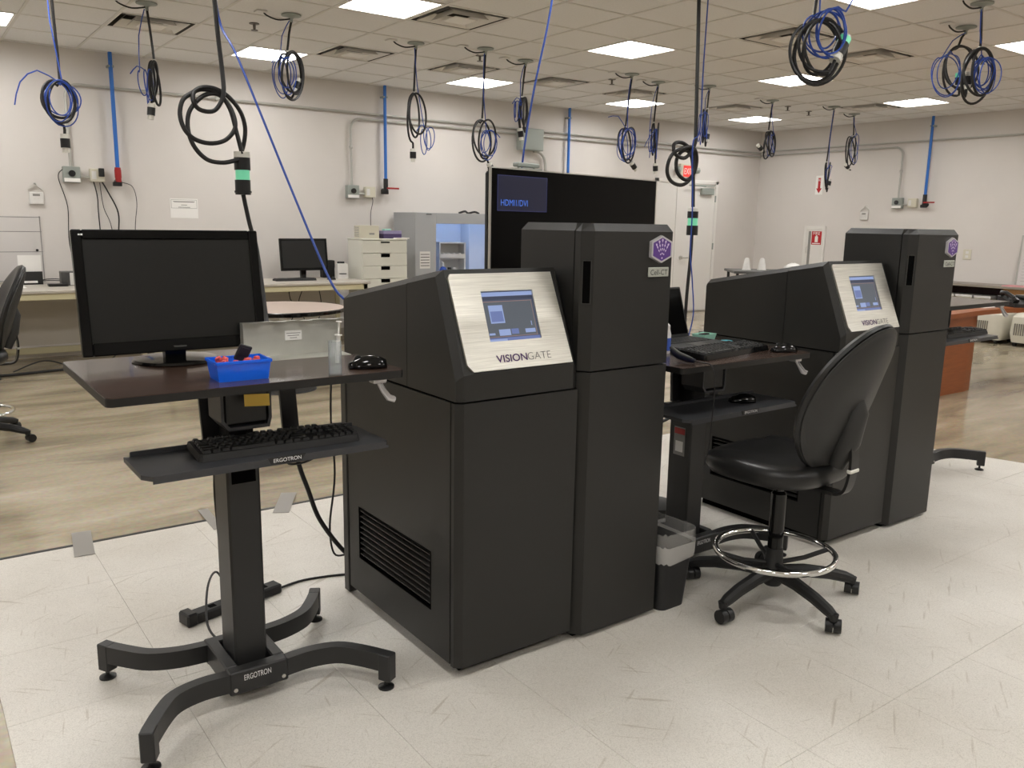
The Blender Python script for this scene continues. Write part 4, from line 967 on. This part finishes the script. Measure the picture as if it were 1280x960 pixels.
wallwire('thin cord curling from the red air valve to the bench', [(1.92, 1.70), (2.02, 1.66), (2.05, 1.5), (2.02, 1.25), (2.0, .74)], .005)
wallwire('thin dark cord from the receptacle above the drawer cabinet', [(4.66, 1.68), (4.69, 1.60), (4.66, 1.45), (4.66, 1.20), (4.66, .9)], .006)
for k, P in enumerate(([(3.05, .70), (3.07, .50), (3.10, .35), (3.04, .01)], [(3.55, .70), (3.57, .52), (3.64, .44), (3.52, .20), (3.4, .01)], [(3.75, .70), (3.66, .48), (3.72, .30), (3.80, .01)], [(3.88, .70), (3.92, .45), (3.86, .2), (3.80, .01)])):
    tag(MB().tube([(a-.15, 8.70, b) for a, b in P], .005, 8, sub=6).build('bench_wire', 'cord_black'), 'thin dark wire dangling under the small-computer bench', 'wire', 'wires under the right bench')
def thermostat(label, x, z, wall='y'):
    t = thing('thermostat', label, 'thermostat', (x, Y1, 0) if wall == 'y' else (X1, x, 0), 0 if wall == 'y' else R(-90))
    MB().box(-.062, .062, -.03, 0, z-.06, z+.055, .006).build('case', 'white_plastic', t)
    MB().box(-.03, .03, -.0315, -.03, z+.018, z+.038).build('display', 'label_grey', t)
    MB().box(-.022, -.010, -.0315, -.03, z-.010, z-.004).box(.010, .022, -.0315, -.03, z-.010, z-.004).build('button', 'grid_metal', t)
    T = Matrix.Translation((0, -.012, z+.075))
    MB().box(0, .105, -.012, .0, -.008, .008, 0, T @ Matrix.Translation((-.068, 0, .0)) @ Matrix.Rotation(R(-40), 4, 'Y')).box(0, .105, -.012, 0, -.008, .008, 0, T @ Matrix.Translation((.068, 0, 0)) @ Matrix.Rotation(R(180+40), 4, 'Y')).build('guard_roof', 'grid_metal', t)
thermostat('white thermostat under a small peaked guard on the back wall', 1.162, 1.525)
thermostat('white thermostat under a small peaked guard on the right-hand wall', 7.277, 1.565, 'x')
nt_ = thing('wall_notice', 'white paper notice taped to the back wall above the monitor', 'notice', (2.52, Y1-.002, 1.46), 0)
MB().box(-.14, .14, -.001, 0, -.10, .10).build('sheet', 'paper', nt_)
e_ = MB()
for a in ((-.13, .13, .085, .088), (-.13, .13, .0, .003), (-.13, -.127, .0, .088), (.127, .13, .0, .088)): e_.box(a[0], a[1], -.0018, -.001, a[2], a[3])
for z, w_ in ((.070, .11), (.066, .10), (.035, .03), (.012, .06)): e_.box(-w_, w_, -.0018, -.001, z-.004, z+.002)
e_.build('printed_lines', 'label_grey', nt_)
wbd = thing('ruled_whiteboard', 'pale ruled planning board on the back wall above the left bench', 'whiteboard', (.55, Y1-.014, 0), 0)
MB().box(-.65, .63, 0, .012, .735, 1.355).build('panel', 'board_white', wbd)
e_ = MB()
for z in (1.345, 1.21, 1.02, .745): e_.box(-.65, .63, -.0012, 0, z-.003, z+.003)
e_.box(.618, .626, -.0012, 0, .735, 1.355)
e_.build('ruled_lines', 'line_grey', wbd)
MB().cyl((.58, 0, 1.035), (.58, -.012, 1.035), .012, n=12).build('magnet', 'plastic_black', wbd)
ep = thing('electrical_panel', 'grey electrical junction cabinet high on the back wall above the television', 'electrical panel', (6.977, Y1, 2.455), 0)
MB().box(-.19, .19, -.15, -.05, -.14, .14, .006).box(-.15, .15, -.05, 0, -.12, -.08).box(-.15, .15, -.05, 0, -.04, -.01).build('enclosure', 'box_grey', ep); MB().box(-.18, .18, -.157, -.15, -.13, .13, .003).build('door', 'box_grey', ep); MB().tube([(.10, -.05, -.14), (.22, -.05, -.16), (.30, -.05, -.30), (.31, -.05, -.8)], .02, 8, sub=4).build('conduit_tail', 'conduit', ep)
ex = thing('exit_sign', 'red lit exit sign above the white door', 'exit sign', (10.10, Y1, 2.20), 0)
MB().box(-.16, .16, -.05, 0, -.11, .11, .006).build('housing', 'box_cream', ex); MB().box(-.10, .11, -.053, -.05, -.085, .085).build('lit_face', 'exit_red', ex)
text('EXIT', .09, 'paper', ex, (.005, -.0532, -.045), (1, 0, 0), (0, 0, 1), 'lettering', width=.17, align='CENTER')
for s in (-1, 1): MB().lathe([(.0, 0), (.045, 0), (.045, .05), (.02, .07), (.0, .07)], n=16, T=Matrix.Translation((s*.21, -.03, .02)) @ Matrix.Rotation(R(90), 4, 'X')).box(s*.16-.01, s*.2+.01, -.03, -.01, .0, .03).build('lamp_head', 'box_grey', ex)

# ------------------------------------------------------------------ right wall fittings
xb_ = X1-.03
clampd = (0, 1, 0)
conduit('grey steel conduit running high along the right-hand wall', [(xb_, Y1-.04, 2.60), (xb_, Y0+.05, 2.60)], .017, [(xb_, 7.6, 2.60), (xb_, 5.0, 2.60)])
conduit('grey steel conduit bending down on the right-hand wall', [(xb_, Y1-.04, 2.535), (xb_, 6.875, 2.535)]+[(xb_, 6.875-.12*math.sin(R(a)), 2.415+.12*math.cos(R(a))) for a in (15, 30, 45, 60, 75, 90)]+[(xb_, 6.755, 1.81)], .017, [(xb_, 6.755, 2.2)])
fx = thing('extinguisher_cabinet', 'white fire extinguisher cabinet with red sticker on the right-hand wall', 'cabinet', (X1, 8.10, 0), R(-90))
f_ = MB()
for a in ((-.19, -.14, .62, 1.40), (.14, .19, .62, 1.40), (-.14, .14, 1.34, 1.40), (-.14, .14, .62, .68)): f_.box(a[0], a[1], -.03, 0, a[2], a[3], .004)
f_.build('frame', 'door_paint', fx)
dx_ = MB().box(-.14, .14, -.02, 0, .68, 1.34).build('door', 'door_paint', fx); MB().box(-.105, -.06, -.022, -.02, .70, 1.32).build('glass_strip', 'label_grey', dx_); MB().tube([(-.12, -.02, .98), (-.12, -.04, .99), (-.12, -.04, 1.06), (-.12, -.02, 1.07)], .006, 8).build('pull', 'steel', dx_)
st = MB().box(-.045, .13, -.0225, -.02, 1.11, 1.32).build('sticker', 'sign_red', dx_)
text('FIRE', .045, 'paper', st, (.042, -.0227, 1.265), (1, 0, 0), (0, 0, 1), 'lettering', width=.12, align='CENTER')
MB().box(.015, .07, -.0228, -.0225, 1.15, 1.24).box(.03, .055, -.0228, -.0225, 1.24, 1.258).build('extinguisher_mark', 'paper', st); MB().box(-.03, .115, -.0228, -.0225, 1.122, 1.136).build('small_print', 'paper', st)
ar = thing('fire_arrow_sign', 'white sign with a red down arrow above the extinguisher cabinet', 'sign', (X1, 8.10, 2.035), R(-90))
MB().box(-.065, .065, -.004, 0, -.145, .145).build('plate', 'paper', ar); MB().prism([(-.022, .11), (.022, .11), (.022, -.05), (.05, -.05), (0, -.125), (-.05, -.05), (-.022, -.05)], 'y', -.0055, -.004).build('arrow', 'sign_red', ar)
text('FIRE', .03, 'paper', ar, (.0, -.0057, .06), (1, 0, 0), (0, 0, 1), 'lettering', width=.04, align='CENTER')
ol = thing('wall_outlet', 'cream wall outlet plate beside the far machine tower', 'outlet', (X1, 5.70, 1.05), R(-90))
MB().box(-.055, .055, -.008, 0, -.07, .07, .003).build('plate', 'box_cream', ol); MB().box(-.02, .02, -.010, -.008, -.045, -.01).box(-.02, .02, -.010, -.008, .01, .045).build('sockets', 'white_plastic', ol)
wr = thing('calendar_whiteboard', 'framed ruled whiteboard leaning on the shelf at the right-hand wall', 'whiteboard', (X1-.05, 4.20, .685), R(-90)); wr.rotation_euler = (R(-4), 0, R(-90))
MB().box(-.80, .80, -.01, 0, 0, .62).build('panel', 'board_white', wr); e_ = MB()
for z in range(14): e_.box(-.76, .76, -.0112, -.01, .05+z*.04, .053+z*.04)
e_.build('ruled_lines', 'label_grey', wr); MB().box(-.82, -.80, -.015, .005, 0, .63).box(.80, .82, -.015, .005, 0, .63).box(-.82, .82, -.015, .005, .62, .64).build('frame', 'conduit', wr)

# ------------------------------------------------------------------ right-hand furniture
sf = thing('low_shelf', 'low dark shelf unit with grey top along the right-hand wall', 'shelf unit', (11.42, 2.6, 0), 0)
MB().box(0, .46, 0, 5.2, .65, .68, .003).build('top', 'shelf_top', sf)
MB().box(.42, .46, 0, 5.2, .05, .65).build('back', 'shelf_dark', sf)
for y in (.01, 1.2, 2.38, 3.3, 5.17): MB().box(.02, .42, y, y+.025, 0, .65).build('divider', 'shelf_dark', sf)
MB().box(.02, .05, 0, 2.40, .52, .65, .002).build('apron', 'shelf_wood', sf); MB().box(.04, .42, 0, 5.2, .05, .075).build('bottom', 'shelf_dark', sf)
for k in range(3):
    wx = thing('storage_box', 'white lidded storage box on the low shelf floor', 'box', (11.36, 5.68-k*.30, .075), 0, 'white boxes on the low shelf')
    wx.location = (11.62, 5.72-k*.24, .076)
    MB().box(-.14, .14, -.10, .10, 0, .43, .004).build('body', 'box_cream', wx); MB().box(-.15, .15, -.11, .11, .43, .46, .004).build('lid', 'white_plastic', wx); MB().box(-.142, -.14, -.03, .03, .3, .33).build('grip_hole', 'label_grey', wx)
tag(MB().box(-.12, .12, -.25, .25, 0, .012).build('folder', 'pink', None, (11.55, 4.75, .6805)), 'pink folder lying on the low shelf top', 'folder')
od = thing('reception_desk', 'curved orange-brown wooden desk behind the far machine', 'desk', (7.33, 3.50, 0), 0)
P = []
for k in range(13):
    a = R(-30+k*10); P.append((.10+.34*math.cos(a)*1.0, .10+.36*math.sin(a)))
base = [(-.9, -.04), (.05, -.06)]+[(.05+.40*math.cos(R(a)), .22+.28*math.sin(R(a))) for a in range(-80, 91, 15)]+[(-.9, .50)]
MB().prism(base, 'z', 0, .66).build('pedestal', 'orange_wood', od)
ctr = [(x, y) for x, y in ((-1.0, -.10), (.2, -.10), (.75, -.16), (1.3, -.40), (1.8, -.75), (2.1, -.3), (1.5, .30), (.8, .55), (.1, .62), (-1.0, .62))]
top = catmull([(x, y, 0) for x, y in ctr], 5, True)
MB().prism([(p.x, p.y) for p in top], 'z', .665, .705).build('desk_top', 'orange_wood', od)
MB().cyl((1.75, -.35, 0), (1.75, -.35, .665), .03).build('support_leg', 'shelf_dark', od)
ph = thing('desk_phone', 'black desk phone with coiled cord on the orange-brown desk', 'phone', (8.22, 3.42, .7055), R(-30))
MB().prism([(-.12, 0), (.12, 0), (.12, .09), (-.12, .03)], 'x', -.14, .14).build('base', 'plastic_matte', ph); MB().tube([(-.11, -.10, .05), (-.11, -.06, .085), (-.11, .05, .12), (-.11, .10, .11)], [.028, .02, .02, .028], 10, sub=0).build('handset', 'plastic_black', ph)
MB().tube([(-.13+.012*math.cos(k*1.3)+.006*k*.2, -.12+.02*math.sin(k*.35)+.004*k, .055+.034*math.sin(k*.16)+.012*math.sin(k*1.3)) for k in range(60)], .004, 6).build('coiled_cord', 'cord_black', ph)
MB().box(.02, .12, -.06, .10, .075, .10, .004).build('keypad', 'scanner_grey', ph)
tag(MB().box(-.15, .15, -.11, .11, 0, .003).build('memo_sheet', 'paper', None, (7.86, 3.60, .7055)), 'white memo sheets beside the desk phone', 'paper')
for k, (y, w_) in enumerate(((4.92, .42), (4.40, .42))):
    hp = thing('beige_heater', 'boxy beige appliance with side grille on the floor by the shelf', 'appliance', (11.12, y, 0), R(-90), 'beige appliances by the shelf')
    MB().loft([rrect(.40, .46, .07, .05), rrect(.44, .50, .08, .16), rrect(.42, .48, .08, .36), rrect(.36, .42, .08, .40)]).build('body', 'beige_machine', hp)
    for q in range(9): MB().box(-.15+q*.025, -.14+q*.025, -.256, -.235, .14, .28).build('grille_slot', 'beige_slot', hp)
    for x in (-.15, .15):
        for yy in (-.18, .18): MB().cyl((x-.015, yy, .03), (x+.015, yy, .03), .03, n=12).tube([(x, yy, .03), (x, yy, .06)], .01, 6).build('caster', 'plastic_black', hp)
# table in the far corner with cups and bags
ft = thing('corner_table', 'dark folding table in the far corner holding cups and bags', 'table', (9.2, 6.6, 0), R(-40))
MB().box(-.75, .75, -.35, .35, .80, .83, .005).build('table_top', 'scanner_grey', ft)
for x in (-.7, .7):
    for y in (-.3, .3): MB().cyl((x, y, 0), (x, y, .80), .018, n=10).build('leg', 'plastic_matte', ft)
for k, (x, y) in enumerate(((8.80, 6.95), (8.99, 6.86))):
    cu = thing('upturned_cup', 'white tapered cup standing upside down on the corner table', 'cup', (x, y, .831), 0, 'cups on the corner table')
    MB().lathe([(.055, 0), (.052, .01), (.030, .13), (.020, .15), (.0, .152)], n=18).build('body', 'white_plastic', cu); MB().lathe([(.056, .0), (.060, .004), (.056, .010)], n=18).build('lip', 'white_plastic', cu)
rb = random.Random(9)
for k, (x, y, s_) in enumerate(((9.25, 6.58, 1.0), (9.43, 6.40, .7), (9.62, 6.24, .75))):
    rings = []
    for i in range(7):
        f = i/6; rr_ = .13*s_*math.sin(math.pi*(.12+.85*f))**.6*(1-.35*f)
        rings.append([(rr_*math.cos(2*math.pi*q/14)*rb.uniform(.7, 1.25), rr_*math.sin(2*math.pi*q/14)*rb.uniform(.7, 1.25), .085*s_*f+rb.uniform(-.012, .012)*(i > 0)) for q in range(14)])
    tag(MB().loft(rings).build('plastic_bag', 'liner' if k == 1 else 'paper', None, (x, y, .8375), angle=180), 'crumpled white plastic bag on the corner table', 'bag', 'bags on the corner table')

# ------------------------------------------------------------------ hanging cable drops
def plugobj(t, p, d_, green, s=1.0):
    d_ = Vector(d_).normalized(); p = Vector(p)
    g = MB().cyl(p, p+d_*.028*s, .026*s, n=16).build('plug', 'plug_white', t)
    MB().cyl(p+d_*.028*s, p+d_*.085*s, .029*s, n=16).build('plug_body', 'plastic_black', g)
    if green:
        MB().cyl(p+d_*.085*s, p+d_*.115*s, .027*s, n=16).build('lit_ring', 'plug_green', g); MB().cyl(p+d_*.115*s, p+d_*.125*s, .024*s, n=16).build('plug_face', 'plug_white', g)
    else:
        MB().cyl(p+d_*.085*s, p+d_*.115*s, .022*s, n=14).build('plug_face', 'plug_white', g)
def coil(c, rx, rz, turns, yw, rnd, drift=.012, start=90, n=18, wob=.14):
    P = []; cx, cy, cz = c
    N = int(turns*n)
    for k in range(N+1):
        lp = k/n; q = int(lp) % 7
        f1 = 1+wob*math.sin(lp*2.1+rnd.random()*.05+rnd_ph[0]); f2 = 1+wob*.7*math.sin(lp*1.7+rnd_ph[1])
        a = R(start)+2*math.pi*lp
        ox = rx*f1*math.cos(a)+rx*.18*math.sin(lp*2.6+rnd_ph[2]); oz = rz*f2*math.sin(a)+rz*(1-f2)
        oy = drift*math.sin(lp*1.9+rnd_ph[3])*2.2+.25*rx*math.sin(a+lp)
        P.append((cx+ox*math.cos(yw)-oy*math.sin(yw), cy+ox*math.sin(yw)+oy*math.cos(yw), cz+oz))
    return P
def drop(label, top, c, rx, rz, turns=2.5, blue=3, yw=0, seed=0, plug=(0, 0, -1), pg=False, bc=(0, 0), bl=.75, rb_=.009, tail=None):
    global rnd_ph
    rnd = random.Random(seed*13+5); rnd_ph = [rnd.uniform(0, 6) for _ in range(4)]
    t = thing('hanging_cable', label, 'cable')
    x, y = top
    MB().lathe([(.0, 0), (.075, 0), (.075, -.008), (.03, -.016), (.012, -.03), (.012, -.055), (.0, -.055)], (x, y, ZC-.004), 20).build('ceiling_plate', 'box_grey', t)
    MB().tube([(x-.01, y, ZC-.035), (x-.10, y+.02, ZC-.05), (x-.18, y+.03, ZC-.03), (x-.21, y+.03, ZC-.006)], .006, 6, sub=5).build('feed_wire', 'cord_black', t)
    MB().box(x-.27, x-.19, y-.01, y+.07, ZC-.014, ZC-.004, .002).build('feed_plate', 'white_plastic', t)
    cp = coil(c, rx, rz, turns, yw, rnd)
    e = Vector(cp[-1])
    pts = [(x, y, ZC-.05), ((x+cp[0][0])/2, (y+cp[0][1])/2, (ZC+cp[0][2])/2)]+cp
    pv = Vector(plug).normalized()
    pe = e+pv*.05
    MB().tube(pts+[tuple(pe)], rb_, 8, sub=2).build('power_cord', 'cord_black', t)
    plugobj(t, pe, pv, pg)
    if blue:
        rnd_ph = [rnd.uniform(0, 6) for _ in range(4)]
        cb = (c[0]+bc[0], c[1]-.02, c[2]+bc[1])
        bp = coil(cb, rx*bl, rz*bl, blue, yw, rnd, .02, n=16, wob=.22)
        e2 = Vector(bp[-1]); tl = [tuple(e2+Vector(q)) for q in (tail or [(-.05, 0, .02), (-.10, 0, -.04)])]
        MB().tube([(x-.02, y-.01, ZC-.05), ((x+bp[0][0])/2-.03, (y+bp[0][1])/2, (ZC+bp[0][2])/2)]+bp+tl, .0042, 6, sub=2).build('data_cable', 'cord_blue', t)
    MB().lathe([(.013, -.006), (.016, -.006), (.016, .006), (.013, .006)], (cp[0][0], cp[0][1], cp[0][2]+.01), 12).build('cable_tie', 'plug_white', t)
    return t
drop('cable drop with mostly blue coil high over the ruled whiteboard', (.955, 6.2), (.958, 6.2, 2.08), .095, .125, 2.5, 5, 0, 1, bl=.95, tail=[(-.12, 0, .06), (-.22, 0, -.02), (-.26, 0, -.16)])
drop('narrow cable drop with plug hanging near the left blue pipe', (1.697, 6.934), (1.715, 6.934, 2.365), .05, .144, 3.4, 3, .6, 2, plug=(-.1, 0, -1), bc=(-.06, -.03))
drop('coiled cable drop hanging before the ceiling light near the slanting blue cable', (2.667, 6.581), (2.665, 6.581, 2.48), .095, .162, 3.5, 4, .2, 3, plug=(.3, 0, .6), bc=(-.07, -.02), bl=.8)
drop('oval black coil with a small blue loop beside the bench conduit bend', (3.918, 6.844), (3.907, 6.844, 2.296), .085, .193, 2.5, 3, .1, 4, plug=(0, 0, -1), bc=(.11, -.2), bl=.55)
drop('round black coil just left of the television top', (4.52, 6.637), (4.514, 6.637, 2.117), .115, .177, 2.6, 4, 0, 5, plug=(.4, 0, -.6), bc=(.03, -.03), bl=.65, tail=[(.1, 0, .0), (.17, 0, -.05)])
drop('narrow cable drop above the grey wall cabinet', (5.135, 6.85), (5.128, 6.85, 2.422), .062, .149, 3.4, 3, .3, 6, plug=(.2, 0, -1), bc=(-.09, .02), bl=.6)
drop('blue and black coil hanging above the television middle', (6.416, 6.705), (6.389, 6.705, 2.21), .11, .165, 2.6, 5, 0, 7, plug=(.6, 0, -.6), bc=(-.02, .0), bl=.9, tail=[(-.12, 0, .12), (-.26, 0, .10)])
drop('thin blue-sided coil just right of the television middle coil', (6.979, 6.873), (6.973, 6.873, 2.301), .045, .178, 2.5, 4, .4, 8, plug=(.1, 0, -1), bc=(-.05, -.03), bl=.8, tail=[(-.1, 0, -.1), (-.16, 0, -.2)])
drop('thin coil between the white door and the ceiling vents', (7.592, 6.678), (7.565, 6.678, 2.478), .05, .181, 2.5, 4, .4, 9, plug=(.1, 0, .7), bc=(-.07, -.02), bl=.8)
drop('small coil hanging in front of the room corner', (9.002, 6.886), (9.017, 6.886, 2.395), .125, .15, 3.4, 2, .1, 10, plug=(-.8, 0, .5))
drop('thin long cable drop in front of the fire arrow sign', (10.03, 6.704), (10.004, 6.704, 2.044), .06, .168, 2.5, 2, .3, 11, plug=(.2, 0, .8), bl=.7)
drop('ragged coil hanging left of the right-hand conduit bend', (10.84, 6.926), (10.866, 6.926, 2.413), .15, .205, 2.5, 2, 0, 12, plug=(-.4, 0, .2), bc=(.05, .06), bl=.8)
drop('wide black coil with green-lit plug on the ceiling right of the light', (6.865, 3.498), (6.83, 3.498, 2.60), .145, .168, 2.6, 3, -.5, 13, plug=(-.2, 0, .9), pg=True, bc=(-.22, -.06), bl=.8)
drop('heavy coil with thick blue bundle beside the green-lit plug coil', (6.24, 3.088), (6.33, 3.09, 2.46), .12, .17, 3.4, 7, -.5, 14, plug=(0, 0, .7), bc=(.02, .0), bl=.62)
drop('big tangled black and blue coil hanging close above the far machine', (3.30, 2.30), (3.30, 2.30, 2.125), .100, .118, 5.6, 6, -.45, 15, plug=(.5, 0, .8), pg=True, bc=(.015, .07), bl=.72, rb_=.0068, tail=[(.06, 0, .03), (.12, 0, .02), (.17, 0, .09)])
# near cord feeding the monitor desk
nc = thing('hanging_cable', 'thick black looped cord with green-lit connector above the large monitor', 'cable')
A = [(1.077, 2.179), (1.094, 1.923), (1.091, 1.85), (1.08, 1.812), (1.055, 1.778), (1.025, 1.77), (.992, 1.778), (.975, 1.805), (.984, 1.839), (1.018, 1.859), (1.067, 1.858), (1.115, 1.833), (1.156, 1.785), (1.173, 1.73), (1.169, 1.676), (1.153, 1.622)]
B = [(1.145, 1.605), (1.12, 1.594), (1.069, 1.583), (1.012, 1.591), (.969, 1.633), (.95, 1.691), (.957, 1.757), (.993, 1.807), (1.036, 1.837), (1.081, 1.837), (1.118, 1.796), (1.133, 1.742), (1.121, 1.703), (1.081, 1.666), (1.026, 1.652), (.971, 1.663), (.936, 1.697), (.924, 1.75), (.938, 1.802), (.969, 1.83), (1.014, 1.852), (1.075, 1.845), (1.115, 1.79), (1.135, 1.70), (1.150, 1.62)]
ya = [3.40]*2+[3.385]*6+[3.40]*8
MB().tube([(1.05, 3.40, ZC)]+[(a, y, b) for (a, b), y in zip(A, ya)], .0085, 10, sub=6).tube([(a, 3.40-.018*math.sin(k*.55)-.012, b) for k, (a, b) in enumerate(B)], .0085, 10, sub=6).build('power_cord', 'cord_black', nc)
MB().lathe([(.0, 0), (.08, 0), (.08, -.01), (.02, -.02), (.0, -.02)], (1.05, 3.40, ZC-.004), 20).build('ceiling_plate', 'box_grey', nc)
zc_ = 1.630
cn = MB().cyl((1.156, 3.4, zc_-.022), (1.156, 3.4, zc_), .031, n=20).build('connector', 'plug_white', nc); cn['label'] = 'twist-lock connector with a green lit ring'
MB().cyl((1.156, 3.4, zc_-.07), (1.156, 3.4, zc_-.022), .031, n=20).build('upper_body', 'plastic_black', cn)
MB().cyl((1.156, 3.4, zc_-.108), (1.156, 3.4, zc_-.07), .027, n=20).build('lit_ring', 'plug_green', cn)
MB().cyl((1.155, 3.4, zc_-.165), (1.155, 3.4, zc_-.108), .030, n=20).cyl((1.155, 3.4, zc_-.158), (1.155, 3.4, zc_-.150), .033, n=20).build('lower_body', 'plastic_black', cn)
MB().tube([(1.155, 3.4, zc_-.165), (1.176, 3.4, 1.35), (1.193, 3.38, 1.256), (1.182, 3.30, 1.101), (1.162, 3.2, .952), (1.112, 2.95, .745), (1.116, 2.82, .515), (1.144, 2.8, .404), (1.187, 2.8, .278), (1.275, 2.79, .14), (1.34, 2.80, .09)], .0085, 10, sub=6).build('lower_cord', 'cord_black', nc)
bcn = thing('data_cable', 'thin blue cable slanting from the ceiling down to the near machine', 'cable')
MB().tube([(1.06, 3.42, ZC), (1.075, 3.41, 2.45), (1.089, 3.40, 2.124), (1.12, 3.28, 1.95), (1.20, 2.98, 1.45), (1.245, 2.80, 1.17), (1.27, 2.735, 1.10)], .0045, 8, sub=6).build('wire', 'cord_blue', bcn)
bc2 = thing('data_cable', 'thin blue cable coming down behind the top of the television', 'cable')
MB().tube([(2.96, 3.66, ZC), (2.90, 3.66, 2.47), (2.80, 3.66, 2.05), (2.735, 3.66, 1.68), (2.74, 3.66, 1.50), (2.8, 3.66, 1.2)], .0055, 8, sub=6).build('wire', 'cord_blue', bc2)
# mid cord by the laptop
mc = thing('hanging_cable', 'long black looped cord with green-lit connector above the laptop desk', 'cable')
Q = [(4.397, 2.815), (4.40, 2.446), (4.408, 2.016), (4.398, 1.899), (4.318, 1.816), (4.23, 1.837), (4.234, 1.901), (4.329, 1.914), (4.441, 1.862), (4.479, 1.773), (4.446, 1.692), (4.351, 1.642), (4.233, 1.663), (4.175, 1.732), (4.193, 1.822), (4.275, 1.872), (4.39, 1.885), (4.436, 1.81), (4.424, 1.718), (4.368, 1.676), (4.296, 1.725), (4.298, 1.815), (4.371, 1.871), (4.437, 1.836), (4.455, 1.70), (4.455, 1.50)]
MB().tube([(4.395, 4.0, ZC)]+[(a, 4.0-.03*math.sin(k*.5), b) for k, (a, b) in enumerate(Q)], .0125, 10, sub=6).build('power_cord', 'cord_black', mc)
MB().lathe([(.0, 0), (.08, 0), (.08, -.01), (.02, -.02), (.0, -.02)], (4.395, 4.0, ZC-.004), 20).build('ceiling_plate', 'box_grey', mc)
cn = MB().cyl((4.455, 4, 1.47), (4.455, 4, 1.49), .035, n=20).build('connector', 'plug_white', mc)
MB().cyl((4.455, 4, 1.425), (4.455, 4, 1.47), .037, n=20).build('upper_body', 'plastic_black', cn)
MB().cyl((4.457, 4, 1.375), (4.457, 4, 1.425), .034, n=20).build('lit_ring', 'plug_green', cn)
MB().cyl((4.457, 4, 1.31), (4.457, 4, 1.375), .039, n=20).build('lower_body', 'plastic_black', cn)
MB().tube([(4.457, 4, 1.31), (4.455, 4, 1.15), (4.44, 4, .9), (4.43, 4, .5), (4.40, 4.0, .10), (4.25, 4.0, .015)], .0115, 10, sub=6).build('lower_cord', 'cord_black', mc)
MB().tube([(4.43, 3.95, ZC), (4.42, 3.95, 2.4), (4.42, 3.95, 2.0), (4.36, 3.95, 1.9), (4.38, 3.94, 1.5), (4.385, 3.94, 1.2), (4.42, 3.94, 1.0), (4.46, 3.95, .75), (4.44, 4.0, .5)], .0045, 8, sub=6).build('data_cable', 'cord_blue', mc)
